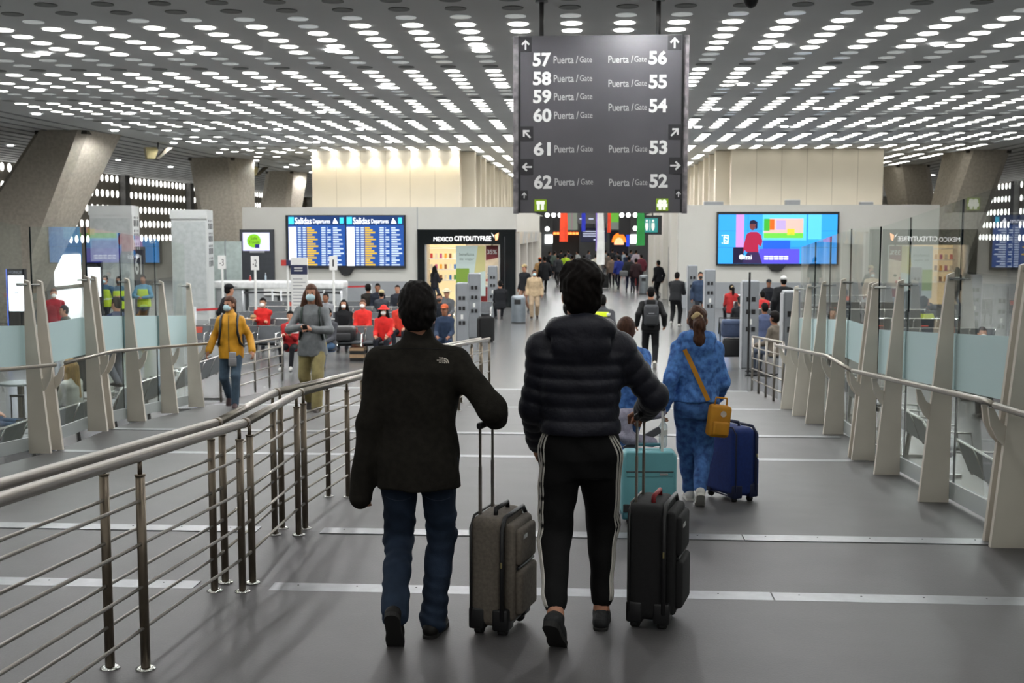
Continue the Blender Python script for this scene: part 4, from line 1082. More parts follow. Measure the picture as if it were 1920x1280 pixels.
def bench(label, x, y, rz, n=4, m=None, stickers=(), group='airport seat rows'):
    d = bench_parts(m or SEATM); o = thing('seat_row', label, 'seats', (x, y, 0), rz, group); W = .56
    for k in range(n):
        X = (k - (n - 1) / 2) * W
        link('seat', d['seat'], o, (X, 0, 0)); b = link('backrest', d['back'], o, (X, 0, 0)); link('back_rail', d['rail'], b)
        if k in stickers: MB().box((-.09, -.12, .56), (.09, -.085, .74)).build('sticker', STK, b)
    for k in range(n + 1): link('armrest', d['arm'], o, ((k - n / 2) * W, 0, 0))
    for X in (-(n - 1) / 2 * W + .2, (n - 1) / 2 * W - .2): link('leg', d['leg'], o, (X, 0, 0))
    MB().tube([(-n / 2 * W, .14, .36), (n / 2 * W, .14, .36)], .03, 8).build('beam', DARK, o)
    return o
row_names = ['first', 'second', 'third', 'fourth', 'fifth', 'sixth', 'seventh', 'eighth']
k = 0
for i, Y in enumerate((26.8, 29.0, 31.4, 33.8, 36.4, 39.2)):
    for j, X in enumerate((-8.3, -5.75) if i < 4 else ((-8.3, -5.75, -3.6) if i < 5 else (-4.9,))):
        bench('%s seat row back from the railing, %s block left of the aisle' % (row_names[i], ('outer', 'middle', 'inner')[j]), X + (-.2 * i if j < 2 else 0), Y, PI, 4 if j < 2 else 2, SEATM, (1, 3) if i in (0, 1, 3) else (2,))
for i, Y in enumerate((24.5, 27.5, 30.5, 34.0, 37.5, 41.0)):
    for j, X in enumerate((5.2, 8.0)):
        bench('%s seat row back, %s block right of the aisle' % (row_names[i], ('inner', 'outer')[j]), X + .12 * i, Y, 0 if i < 5 else PI, 4, SEATL if i % 2 else SEATM, (1,) if i % 2 else (0, 2))
for i, Y in enumerate((9.6, 12.1, 14.6, 17.1, 19.6)):
    bench('%s grey seat row from the left, backed against the left glass barrier' % row_names[i], -6.75, Y, PI / 2, 4, SEATL)
for i, Y in enumerate((11.5, 15.0, 18.5)):
    bench('%s grey seat row beyond the right glass barrier' % row_names[i], 4.1, Y, -PI / 2, 4, SEATL)

for i, (X, Y) in enumerate(((6.6, 15.6), (6.9, 18.4), (7.2, 21.2), (9.8, 18.4), (10.1, 21.2))):
    bench('%s dark seat row counting away from the right glass barrier' % row_names[i], X, Y, 0 if i % 2 else PI, 4, SEATM)
# ================================================================== CHARGING TOWERS, BINS, COUNTERS
TWM = mat('tower_grey', '8d9195', .4, .3, .05, 3)
def tower(label, x0, x1, y0, Y, w=.31):
    a, b, c, d = pxrect(x0, y0, x1, y0 + 20, Y); o = thing('charging_tower', label, 'charging tower', ((a + b) / 2, Y, 0)); W = b - a
    MB().rbox((-W / 2, 0, 0), (W / 2, .3, d), .03, 2).build('column', TWM, o); MB().box((-W / 2 - .015, -.01, 0), (-W / 2, .31, d - .05)).build('side_trim', mat('trim_light', 'b4b7ba', .4), o)
    for k, z in enumerate((d - .45, d - .72, d - 1.1)):
        for sx in (-.05, .05): MB().box((sx * W / .31 - .035 * W / .31, -.015, z), (sx * W / .31 + .035 * W / .31, 0, z + .1)).build('socket', BLACK, o)
    MB().box((-.03, -.01, d - .95), (.03, 0, d - .83)).build('label_plate', WHITE, o)
tower('grey charging tower nearest the paired railing end', 855, 877, 530, 30.5)
tower('taller grey charging tower just behind the nearest one', 878, 900, 512, 32.5)
tower('grey charging tower in front of the shop right post', 915, 932, 498, 40)
tower('grey charging tower by the right wall corner', 1290, 1308, 497, 38)
tower('grey charging tower left of the blue-hooded woman', 1322, 1342, 505, 34)
tower('broad grey charging tower behind the stroller', 1393, 1424, 526, 25.6)
tower('pale grey charging tower at the end of the right glass barrier', 1470, 1502, 545, 20.5)
def bin_(label, x, y, Y, w):
    p = P(x, y, Y); o = thing('waste_bin', label, 'bin', (p[0], Y, 0)); r = w / 2 * Y / FPX
    MB().lathe([(r * .96, 0), (r, .05), (r, .82), (r * .96, .86), (r * .7, .9)], (0, 0, 0), 20).build('body', mat('bin_steel', '8a9298', .35, .6, .05), o, True)
    MB().lathe([(r * 1.02, .0), (r * 1.02, .04)], (0, 0, 0), 20).build('base_ring', DARK, o)
    MB().box((-r * .5, -r * 1.02, .62), (r * .4, -r * .8, .78)).build('slot', BLACK, o)
bin_('round steel waste bin beside the shop corner', 972, 580, 38, 27)
bin_('round steel waste bin beside the corridor right wall', 1207, 520, 56, 17)
cw = thing('service_counter', 'long white service counter below the departures board', 'counter', (P(520, 570, 41)[0], 41, 0))
w = P(640, 570, 41)[0] - P(395, 570, 41)[0]; zt = P(520, 527, 41)[2]
MB().rbox((-w / 2, 0, zt - .28), (w / 2, 1.0, zt), .08, 3).build('top', mat('counter_white', 'e6e7e6', .25), cw)
for k in range(4): MB().rbox((-w / 2 + .1 + k * w / 4, .12, 0), (-w / 2 + (k + 1) * w / 4 - .03, .9, zt - .26), .05, 2).build('front_panel', mat('counter_grey', 'a9acad', .4), cw)
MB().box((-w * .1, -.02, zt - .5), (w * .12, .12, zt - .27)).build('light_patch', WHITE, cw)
def bottle(label, x, m, h=.26, r=.035):
    p = P(x, 520, 41.4); o = thing('bottle', label, 'bottle', (p[0], 41.4, zt)); MB().lathe([(r, 0), (r, h * .6), (r * .4, h * .8), (r * .4, h)], (0, 0, 0), 12).build('flask', m, o, True); MB().lathe([(r * .45, h), (r * .45, h * 1.08)], (0, 0, 0), 10).build('cap', WHITE, o)
bottle('clear bottle standing on the white counter', 498, mat('bottle_pale', 'a9b8c4', .2)); bottle('small red bottle standing on the white counter', 469, mat('bottle_red', 'a83030', .3), .18, .045)
# partition and white booths
pt = thing('partition', 'pale glazed partition left of the counter', 'partition', (P(410, 500, 43)[0], 43, 0))
for k, (xa, xb) in enumerate(((362, 392), (393, 424), (425, 455))):
    q = pxrect(xa, 470, xb, 600, 43); MB().box((q[0] - P(410, 500, 43)[0], 0, 0), (q[1] - P(410, 500, 43)[0] - .03, .06, 2.6)).build('pane', mat('partition_pale', 'b9c6c2', .3), pt)
    MB().box((q[0] - P(410, 500, 43)[0] - .03, -.02, 0), (q[0] - P(410, 500, 43)[0], .08, 2.65)).build('mullion', GREYM, pt)
BOOTH = mat('booth_white', 'c3c6c4', .5, 0, .02, 1)
def booth(label, x0, xm, x1, y0, Y):
    a = P(x0, y0, Y); b = P(xm, y0, Y); c = P(x1, y0, Y + 2.2); h = a[2]; o = thing('white_booth', label, 'booth', (a[0], Y, 0)); W = b[0] - a[0]; D = 1.6
    MB().prism([(0, 0, 0), (W, 0, 0), (c[0] - a[0], D, 0), (c[0] - a[0] - W, D, 0)], (0, 0, h)).build('body', BOOTH, o)
    MB().box((-.03, -.03, h - .3), (W, 0, h)).build('cornice', BOOTH, o); MB().box((W * .02, -.01, .2), (W * .95, 0, h - .4)).build('front_panel', mat('booth_panel', 'b4b9b8', .5), o)
    g = A(c[0] - a[0] - W, D, 0); n = unit(A(D, -g[0], 0))
    for i in range(3):
        for j in range(4):
            f_ = .25 + .25 * i; z = h - .65 - j * .42
            p = A(W, 0, z) + g * f_; e = unit(g) * .09
            m = MB()
            for dz, hh, ww in ((0, .2, 1), (.24, .07, .5)):
                q = [p - e * ww + A(0, 0, dz) + n * .012, p + e * ww + A(0, 0, dz) + n * .012, p + e * ww + A(0, 0, dz + hh) + n * .012, p - e * ww + A(0, 0, dz + hh) + n * .012]
                m.prism([tuple(v) for v in q], tuple(-n * .01))
            m.build('pictogram', BLACK, o)

booth('white booth nearer the left glass barrier, with black pictograms', 167, 247, 273, 385, 36)
booth('white booth in front of the pale concrete column, with black pictograms', 320, 388, 409, 393, 38.6)
# digital totems
def totem(label, x0, y0, x1, ys, Y, txt):
    a, b, c, d = pxrect(x0, y0, x1, ys, Y); o = thing('digital_totem', label, 'totem', ((a + b) / 2, Y, 0)); W = b - a
    MB().box((-W / 2, 0, 0), (W / 2, .12, d)).build('case', mat('totem_dark', '1c1e22', .35), o); hd = .16
    MB().box((-W / 2 + .03, -.012, c), (W / 2 - .02, 0, d - hd)).build('screen', emat('totem_screen', 'eef2ff', 1.6), o)
    if txt: lettering(txt, -W * .4, W * .4, d - .12, d - .04, -.012, emat('totem_letters', '8890a0', .4), o, .01)
    MB().box((-W * .1, -.016, c + .42 * (d - c)), (W * .15, -.012, c + .44 * (d - c))).build('screen_mark', GREYM, o)
    MB().box((-W / 2 - .02, -.01, .3), (-W / 2, .13, d)).build('lit_edge', emat('edge_blue', '5a7cf0', .8), o)
totem('digital totem at the far left edge with a lit white screen', 14, 504, 47, 583, 28, 'HONOR')
totem('digital totem left of the guards with a lit white screen', 163, 490, 190, 556, 32, None)
# black gate number banner
q = pxrect(251, 468, 268, 536, 34.5); o = thing('gate_number_banner', 'black vertical banner with white gate number behind the guards', 'banner', ((q[0] + q[1]) / 2, 34.5, 0)); w = q[1] - q[0]
MB().box((-w / 2, 0, 0), (w / 2, .08, q[3])).build('panel', mat('banner_black', '26272a', .5), o); lettering('61', -w * .36, w * .36, q[2] + .35, q[3] - .15, -.006, SW, o, .02)
# queue sign posts, board, stanchions
def sign_post(label, x, y0, Y, txt):
    p = P(x, y0, Y); o = thing('sign_post', label, 'sign', (p[0], Y, 0)); MB().tube([(0, 0, 0), (0, 0, p[2])], .035, 10).build('pole', WHITE, o); MB().lathe([(.2, 0), (.2, .03)], (0, 0, 0), 16).build('base', GREYM, o)
    w = 7.5 * Y / FPX; MB().box((-w, -.03, p[2] - .38), (w, .0, p[2] + .02)).build('placard', WHITE, o); tw = .55 if len(txt) > 1 else .2; lettering(txt, -w * tw, w * tw, p[2] - .28, p[2] - .08, -.034, DARK, o)
sign_post('white post with placard reading -2 before the info screen', 478, 481, 33, '-2'); sign_post('white post with placard reading 1 before the departures board', 625, 481, 33, '1'); sign_post('white post with placard reading -3 behind the glass barrier', 416, 480, 34, '-3')
q = pxrect(546, 483, 577, 585, 32); o = thing('notice_board', 'upright white notice board with navy heading before the counter', 'notice board', ((q[0] + q[1]) / 2, 32, 0)); w = q[1] - q[0]
MB().box((-w / 2, 0, .2), (w / 2, .05, q[3])).build('board', WHITE, o); MB().box((-w / 2, -.01, q[3] - .46), (w / 2, 0, q[3] - .2)).build('heading', mat('heading_navy', '20284a', .5), o); MB().box((-.3, -.15, 0), (.3, .2, .04)).build('foot', GREYM, o); MB().box((-.04, 0, .03), (.04, .04, .3)).build('stem', GREYM, o)
tl = MB()
for k in range(12): tl.box((-w * .4, -.004, q[3] - .6 - k * .09), (w * (.2 + .18 * (k % 2)), 0, q[3] - .575 - k * .09))
tl.build('text_lines', GREYM, o)['kind'] = 'stuff'
for k in range(2): MB().box((-w * .3, -.014, q[3] - .3 - k * .07), (w * .2, -.01, q[3] - .27 - k * .07)).build('heading_line', SW, o)
q = pxrect(527, 487, 546, 498, 32.5); o = thing('small_sign', 'small red and navy sign on a pole left of the notice board', 'sign', (q[0], 32.5, 0)); w = q[1] - q[0]
MB().box((0, 0, q[2]), (w * .5, .03, q[3])).build('red_half', mat('sign_red', 'b5352f', .5), o); MB().box((w * .5, 0, q[2]), (w, .03, q[3])).build('navy_half', mat('heading_navy', '20284a', .5), o); MB().tube([(w * .6, .04, 0), (w * .6, .04, q[3])], .03, 8).build('pole', WHITE, o)
BELT = mat('belt_black', '16161a', .6); BELTR = mat('belt_red', 'b02a2e', .6)
def stanchions(label, pts, Y, m, group):
    prev = None
    for i, x in enumerate(pts):
        p = P(x, 560, Y); o = thing('belt_stanchion', label % row_names[i], 'stanchion', (p[0], Y + .6 * (i % 2), 0), 0, group)
        MB().tube([(0, 0, 0), (0, 0, 1.0)], .035, 10).build('post', mat('post_silver', 'b9bcbd', .3, .4), o, True); MB().lathe([(.17, 0), (.17, .02), (.04, .04)], (0, 0, 0), 16).build('base', GREYM, o)
        if prev is not None: MB().obox((0, 0, .92), (prev[0] - p[0], prev[1] - (Y + .6 * (i % 2)), .92), .006, .06).build('belt', m, o)
        prev = (p[0], Y + .6 * (i % 2))
stanchions('%s belt post from the left in the queue before the counter', (455, 502, 527, 600, 640), 38.5, BELT, 'queue posts before the counter')
stanchions('%s belt post from the left in the red-belted queue behind the glass', (365, 405, 440), 30, BELTR, 'red belted queue posts')
stanchions('%s belt post from the left near the back wall', (650, 690), 43, BELTR, 'belt posts by the wall')
# loudspeakers and camera under the ceiling
def speaker(label, x, y):
    d = ray(x, y); p = CAM + d * ((CEIL - .35 - CZ) / d[2]); o = thing('ceiling_speaker', label, 'speaker', (p[0], p[1], CEIL - .6), .5, 'ceiling speakers')
    MB().tube([(0, 0, .6), (0, 0, .35)], .03, 8).build('mount', BLACK, o); MB().prism([(-.45, 0, .42), (-.4, 0, 0), (-.12, 0, .0), (.0, 0, .3), (-.05, 0, .42)][::-1], (0, .5, 0)).build('case', mat('speaker_beige', 'b5a878', .6), o); MB().prism([(-.1, -.01, .0), (.02, -.01, -.02), (.5, -.01, .42), (.3, -.01, .42)], (0, .5, 0)).build('grille', mat('grille_dark', '4c4638', .7), o)
speaker('beige loudspeaker under the ceiling beside the leftmost column', 297, 285); speaker('beige loudspeaker under the ceiling left of the small column', 485, 319)
d = ray(1408, -4); p = CAM + d * ((CEIL - .05 - CZ) / d[2]); o = thing('dome_camera', 'black dome camera on the ceiling right of the gate sign', 'camera', (p[0], p[1], CEIL - .1)); MB().lathe([(.02, -.09), (.07, -.06), (.1, 0), (.11, .1)], (0, 0, 0), 16).build('dome', BLACK, o, True)
for i, (x, y) in enumerate(((481, 401), (1352, 520))):
    pass
# boxes on top of the right-hand wall
for i, (x0, x1, y0) in enumerate(((1473, 1500, 374), (1613, 1637, 378), (1320, 1356, 377))):
    q = pxrect(x0, y0, x1, 383, YW + .1); o = thing('equipment_box', ('grey equipment box on top of the wall above the video wall', 'small grey equipment box on the wall top near the dark column', 'low grey box on the wall top next to the fins')[i], 'box', ((q[0] + q[1]) / 2, YW + .05, ztop + .06)); w = q[1] - q[0]
    MB().box((-w / 2, 0, 0), (w / 2, .3, q[3] - q[2])).build('case', GREYM, o); MB().box((-w / 2 - .01, -.01, q[3] - q[2]), (w / 2 + .01, .31, q[3] - q[2] + .02)).build('lid', WHITE, o)
# black cross-base pole on the right
p = ground(1428, 704); o = thing('pole_stand', 'thin black pole on a black cross base behind the stroller', 'stand', tuple(p)); p2 = P(1406, 510, p[1])
MB().obox((-.34, -.1, .02), (.34, .1, .02), .06, .03).obox((-.1, .3, .02), (.1, -.3, .02), .06, .03).build('cross_base', BLACK, o); MB().tube([(p2[0] - p[0], 0, .03), (p2[0] - p[0], 0, p2[2])], .022, 8).build('pole', BLACK, o)
# small round table left
p = P(40, 757, 17.0); o = thing('side_table', 'small round pedestal table beyond the left glass barrier', 'table', (p[0], 17.0, 0)); MB().lathe([(.3, .68), (.3, .71)], (0, 0, 0), 24).build('top', mat('table_steel', '9da6a8', .25, .5), o); MB().tube([(0, 0, .02), (0, 0, .68)], .05, 10).build('pedestal', STEEL, o); MB().lathe([(.22, 0), (.22, .02)], (0, 0, 0), 20).build('foot', STEEL, o)
# ================================================================== FOREGROUND PEOPLE AND LUGGAGE
def C(h, r=.8, **k): return mat('cloth_' + h, h, r, 0, k.pop('var', .1), k.pop('vscale', 12), bump=k.pop('bump', 0.), bscale=120, spec=.25, **k)
HAIRB = mat('hair_black', '0c0908', .7, 0, .2, 60, spec=.15, stretch=(1, 1, .2)); HAIRD = mat('hair_dark_brown', '120c09', .7, 0, .25, 60, spec=.15, stretch=(1, 1, .2)); HAIRN = mat('hair_brown', '57392a', .6, 0, .25, 60, spec=.25, stretch=(1, 1, .2)); HAIRBL = mat('hair_blonde', 'b28c4e', .5, 0, .2, 60, stretch=(1, 1, .2)); HAIRW = mat('hair_white', 'c9c4ba', .6, 0, .1, 40); HAIRG = mat('hair_greying', '0d0b0a', .7, 0, .2, 70, spec=.15, col2='1f1c1b', stretch=(1, 1, .3))
def folds(amp, fx=22, fz=30):
    return lambda D, X, Y, Z: D + amp * np.sin(Z * fz + 2.2 * np.sin(X * fx) + 1.7 * np.sin(Y * 19)) * np.sin(X * 13 + Z * 9 + Y * 7)
def stack(D, X, Y, Z): return D + np.where(Z < .3, .0035, np.where((Z > .38) & (Z < .62), .003, .0005)) * np.sin(Z * 95 + 5 * np.sin(X * 17) + 4 * np.sin(Y * 15))
FLEECE = mat('black_fleece', '292723', .95, 0, .12, 30, bump=.3, bscale=260, spec=.1)
JEANS = mat('dark_denim', '2a3749', .85, 0, .18, 9, bump=.2, bscale=300, spec=.2)
NAVYP = mat('navy_down_nylon', '1b1c26', .5, 0, .1, 9, bump=.35, bscale=35, spec=.3)
TRACK = mat('black_tracksuit', '0e0e0f', .8, 0, .1, 20, bump=.15, bscale=60, spec=.2)
# ---- man in black fleece
pz = 5.62; pp = P(785, 1000, pz); M1 = (pp[0], pz, zf(pz)); H1 = 1.765; s1 = H1 / 1.75
def L1(x, y, Y): return local(M1, 0, P(x, y, Y))
def toe_ankle(pos, g, p, s, out=0):
    ff = A(0, math.cos(p), -math.sin(p)); fu = A(0, math.sin(p), math.cos(p)); b = local(pos, 0, g)
    return b - ff * .15 * s + fu * .085 * s
g = ground(742, 1212); aL = toe_ankle(M1, g, .95, s1); aL[0] += .0
g = ground(814, 1186); aR = local(M1, 0, g) + A(0, -.03, .085 * s1)
m1 = person('man from behind in black fleece jacket and dark jeans, pulling a grey suitcase', M1, 0, H1, .0095, ankles=[aL, aR], foot_pitch=(.95, 0), foot_yaw=(.03, -.15), pelvis=(0, .0, .915),
            wrists=[L1(680, 898, 5.6), L1(930, 781, 5.78)], elbow=[(-.1, -1, 0), (.35, -1, -.1)], lean=.02, head=(.18, .02), bulk=1.05, sleeve=(.09, .03), curl=(.7, 1.25),
            top=dict(m=FLEECE, hem=-.15, thick=.022, collar=True, cuff=.042, name='fleece_jacket', post=[folds(.006, 12, 18)]), bot=dict(m=JEANS, loose=.006, ankle=.062, rise=-.015, name='jeans', post=[folds(.006, 14, 36), stack]),
            shoe=mat('shoe_black_leather', '171513', .55, spec=.3), hair=dict(m=HAIRG, style='short', nape=-.15, vol=1.14), eyes=False, skin=SKIN2)
bv1 = BVHTree.FromPolygons([tuple(v) for v in m1['jacket'][0]], [tuple(map(int, f)) for f in m1['jacket'][1]])
def on_surface(bv, pos, x, y, lift=.004):
    o = local(pos, 0, CAM); d = ray(x, y); h = bv.ray_cast(Vector(o), Vector(d).normalized())
    return (A(*h[0]) - unit(d) * lift) if h[0] is not None else None
def decal(bv, pos, rects, m, name, parent):
    mb = MB()
    for poly in rects:
        q = [on_surface(bv, pos, x, y) for x, y in poly]
        if any(v is None for v in q): continue
        mb.add([tuple(v) for v in q], [tuple(range(len(q)))])
    return mb.build(name, m, parent)
LOGO = mat('embroidery_white', 'c9c2b4', .8)
def text_decal(s_, x0, y0, x1, y1, bold, bv, pos, m, parent):
    a, f = text2d(s_, bold); return decal(bv, pos, [[(x0 + a[i][0] * (x1 - x0), y1 - a[i][1] * (y1 - y0)) for i in fc] for fc in f], m, 'lettering', parent)
for t, y in (('THE', 669.5), ('NORTH', 673.5), ('FACE', 677.5)):
    text_decal(t, 819 if t == 'NORTH' else 823, y, 831, y + 3.2, .02, bv1, M1, LOGO, m1['top'])
for r0, r1 in ((10.2, 7.8), (6.6, 4.4), (3.2, .4)):
    arc = [(832 + (10.5 - r0) * .0 + r0 * math.sin(t), 681 - r0 * 1.05 * math.cos(t)) for t in np.linspace(0, PI / 2, 6)] + [(832 + r1 * math.sin(t), 681 - r1 * 1.05 * math.cos(t)) for t in np.linspace(PI / 2, 0, 6)]
    decal(bv1, M1, [[arc[i], arc[i + 1], arc[10 - i], arc[11 - i]] for i in range(5)], LOGO, 'logo_arc', m1['top'])
seam = [on_surface(bv1, M1, x, 655 - 3 * math.sin((x - 700) / 150 * PI) + 1, .001) for x in range(712, 858, 12)]
MB().tube([tuple(v) for v in seam if v is not None], .0022, 6).build('yoke_seam', mat('seam_black', '0c0c0b', .9), m1['top'])
# back pockets' stitching on the jeans
bvt = BVHTree.FromPolygons([tuple(v) for v in m1['trousers'][0]], [tuple(map(int, f)) for f in m1['trousers'][1]])
for cx in (748, 822):
    st = [on_surface(bvt, M1, cx + dx, 930 + 8 * (1 - (dx / 26.) ** 2), .002) for dx in range(-26, 27, 6)]
    st = [tuple(v) for v in st if v is not None]
    if len(st) > 2: MB().tube(st, .0018, 5).build('pocket_stitching', mat('stitch_blue', '3a4558', .8), m1['root'])
# ---- man in navy down jacket
pz = 5.82; pp = P(1087, 1000, pz); M2 = (pp[0], pz, zf(pz)); H2 = 1.845; s2 = H2 / 1.75
def L2(x, y, Y): return local(M2, 0, P(x, y, Y))
g = ground(1042, 1213); aL = toe_ankle(M2, g, .72, s2); g = ground(1127, 1172); aR = local(M2, 0, g) + A(0, -.03, .085 * s2)
def baffles(D, X, Y, Z): return D
m2 = person('tall man from behind in navy puffer jacket and striped black tracksuit trousers', M2, 0, H2, .0095, ankles=[aL, aR], foot_pitch=(.72, 0), foot_yaw=(-.2, -.05), pelvis=(0, 0, .965),
            wrists=[L2(1009, 832, 6.05), L2(1207, 772, 6.14)], elbow=[(-.35, -1, 0), (.55, -1, 0)], lean=.0, head=(.22, .0), bulk=1.0, sleeve=(-.01, -.01), curl=(.6, 1.3),
            top=dict(m=NAVYP, hem=.055, thick=.03, hood=True, cuff=.03, arm=.88, name='down_jacket', ridge=(.07, .009, .01), post=[folds(.003)]), bot=dict(m=TRACK, loose=.012, thigh=1.06, ankle=.045, rise=.06, name='track_trousers', post=[folds(.006, 14, 30)]),
            shoe=mat('shoe_black_mesh', '1a1b1d', .7, 0, .1, 40, bump=.4), hair=dict(m=HAIRD, style='short', vol=1.2, nape=-.115, tufts=8), eyes=False)
# white side stripes of the trousers
bv2 = BVHTree.FromPolygons([tuple(v) for v in m2['trousers'][0]], [tuple(map(int, f)) for f in m2['trousers'][1]])
STRW = mat('stripe_white', 'c8c5bd', .8)
for i, sg_ in enumerate((-1, 1)):
    hp_, kn, an = m2['hip'][i], m2['kne'][i], m2['ank'][i]
    path = [hp_ + (kn - hp_) * t for t in np.linspace(-.18, .95, 16)] + [kn + (an - kn) * t for t in np.linspace(.0, .86, 12)]
    for off in (-.35, -.62, -.95):
        pts = []
        for c in path:
            dr = unit(A(sg_, off, 0)); h = bv2.ray_cast(Vector(c + dr * .3), Vector(-dr))
            if h[0] is not None: pts.append(tuple(A(*h[0]) + dr * .001))
        if len(pts) > 3: MB().tube(pts, .0052, 6).build('side_stripe', STRW, m2['root'], True)
# mask strap and mask at the left cheek
hc = m2['hc']; blob('face_mask', [ell(hc + A(-.03, .07, -.06) * s2, A(.055, .05, .05) * s2)], .01, BLACK, m2['root'])

# ---- suitcases
def suitcase(label, pos, rz, w, d, h, body, trim, rods=.0, rod_m=None, style='soft', tilt=0., lid=None, rod_gap=.18, grip=True, rod_back=True):
    o = thing('suitcase', label, 'suitcase', pos, rz); o.rotation_euler = (tilt, 0, rz); z0 = .055
    MB().rbox((-w / 2, -d / 2, z0), (w / 2, d / 2 - .05, z0 + h), .05, 4).build('shell', body, o, True)
    if style == 'soft':
        fp = MB().rbox((-w / 2 + .03, d / 2 - .055, z0 + .03), (w / 2 - .03, d / 2, z0 + h - .03), .025, 3).build('front_section', body, o, True)
        MB().rbox((-w / 2 + .06, d / 2 - .01, z0 + .06), (w / 2 - .06, d / 2 + .035, z0 + h * .52), .02, 3).build('lower_pocket', body, o, True)
        MB().rbox((-w / 2 + .06, d / 2 - .01, z0 + h * .56), (w / 2 - .06, d / 2 + .028, z0 + h - .06), .02, 3).build('upper_pocket', body, o, True)
        for zz in (z0 + h * .54,): MB().tube([(-w / 2 + .06, d / 2 + .01, zz), (w / 2 - .06, d / 2 + .01, zz)], .008, 6).build('zip', trim, o)
        MB().box((w / 2 - .09, d / 2 + .028, z0 + h * .8), (w / 2 - .15, d / 2 + .033, z0 + h * .84)).build('badge', CHROME, o)
        for yy, rr in ((d / 2 - .05, .012), (-d / 2 + .02, .007)):
            pth = [(-w / 2 - .002, yy, z0 + .05), (-w / 2 - .002, yy, z0 + h - .05), (-w / 2 + .05, yy, z0 + h + .002), (w / 2 - .05, yy, z0 + h + .002), (w / 2 + .002, yy, z0 + h - .05), (w / 2 + .002, yy, z0 + .05), (w / 2 - .05, yy, z0 - .002), (-w / 2 + .05, yy, z0 - .002), (-w / 2 - .002, yy, z0 + .05)]
            MB().tube(pth, rr, 6).build('piping', trim, o, True)
        MB().tube([(w / 2 + .012, d / 2 - .05, z0 + h * .62), (w / 2 + .016, d / 2 - .05, z0 + h * .57)], .005, 6).build('zip_pull', mat('zip_brass', 'a89c70', .35, .8), o)
    elif style == 'hard':
        for k in range(5): MB().rbox((-w / 2 + .05 + k * (w - .1) / 5, -d / 2 - .004, z0 + .06), (-w / 2 + .05 + (k + .7) * (w - .1) / 5, -d / 2 + .02, z0 + h - .08), .008, 2).build('rib', body, o, True)
    for sx in (-1, 1):
        for sy in (-1, 1):
            y = sy * (d / 2 - .045) - (.02 if sy > 0 else 0)
            MB().rbox((sx * (w / 2 - .05) - .045, y - .04, z0 - .012), (sx * (w / 2 - .05) + .054, y + .045, z0 + (.1 if style == 'soft' else .05)), .012, 2).build('corner_guard', trim, o, True)
            wl_ = MB().tube([(sx * (w / 2 - .055) - .012, y, .026), (sx * (w / 2 - .055) + .012, y, .026)], .026, 14).build('wheel', RUBBER, o, True)
            MB().box((sx * (w / 2 - .055) - .018, y - .012, .02), (sx * (w / 2 - .055) + .018, y + .012, z0 - .005)).build('wheel_fork', DARK, wl_)
    hh = MB(); hh.tube([(-.09, 0, z0 + h - .005), (-.085, 0, z0 + h + .03), (.085, 0, z0 + h + .03), (.09, 0, z0 + h - .005)], .012, 8); hh.build('carry_handle', lid or trim, o, True)
    if rods:
        y = -d / 2 + .035
        for sx in (-1, 1):
            r = MB().box((sx * rod_gap / 2 - .009, y - .006, z0 + h - .01), (sx * rod_gap / 2 + .009, y + .006, z0 + h + rods * .55)).build('handle_rod', rod_m or STEEL, o)
            MB().box((sx * rod_gap / 2 - .007, y - .0045, z0 + h + rods * .5), (sx * rod_gap / 2 + .007, y + .0045, z0 + h + rods)).build('inner_rod', rod_m or STEEL, r)
        MB().rbox((-rod_gap / 2 - .02, y - .016, z0 + h + rods - .01), (rod_gap / 2 + .02, y + .016, z0 + h + rods + .025), .012, 2).build('grip', DARK, o, True)
    return o
GREYC = mat('suitcase_taupe', '6f675d', .85, 0, .12, 60, bump=.35, bscale=500); BLKC = mat('suitcase_black', '111112', .85, 0, .1, 60, bump=.35, bscale=500); TEALC = mat('suitcase_teal', '6fb0b8', .42, 0, .04, 6); BLUEC = mat('suitcase_blue', '1a3478', .8, 0, .08, 50, bump=.3, bscale=400)
g = ground(941, 1176); suitcase('taupe soft suitcase with black trim between the two men', tuple(g + A(0, .0, 0)), -1.84, .37, .235, .555, GREYC, BLACK, .44, STEEL)
g = ground(1229, 1164); suitcase('black soft suitcase with red carry handle beside the man in the puffer', tuple(g), -1.82, .37, .25, .60, BLKC, BLACK, .43, STEEL, lid=mat('handle_red', '8f1f26', .6))
g = ground(1214, 978); tc_ = suitcase('teal hard-shell suitcase with white handle rods behind the child', tuple(g), .05, .40, .25, .49, TEALC, mat('teal_trim', '3f7480', .5), .30, WHITE, style='plain')
MB().rbox((-.17, -.132, .36), (.17, -.12, .54), .01, 2).build('front_lid', TEALC, tc_); MB().tube([(-.17, -.134, .40), (.17, -.134, .40)], .004, 6).build('lid_seam', DARK, tc_); MB().box((.07, -.138, .375), (.13, -.13, .39)).build('badge', CHROME, tc_); MB().rbox((-.19, -.13, .1), (-.1, -.115, .16), .01, 2).build('lock', DARK, tc_)
g = ground(1372, 936); suitcase('royal blue soft suitcase beside the woman in the blue hoodie', tuple(g + A(.0, .05, 0)), -1.05, .42, .27, .565, BLUEC, mat('blue_trim', '101a3c', .6), 0)

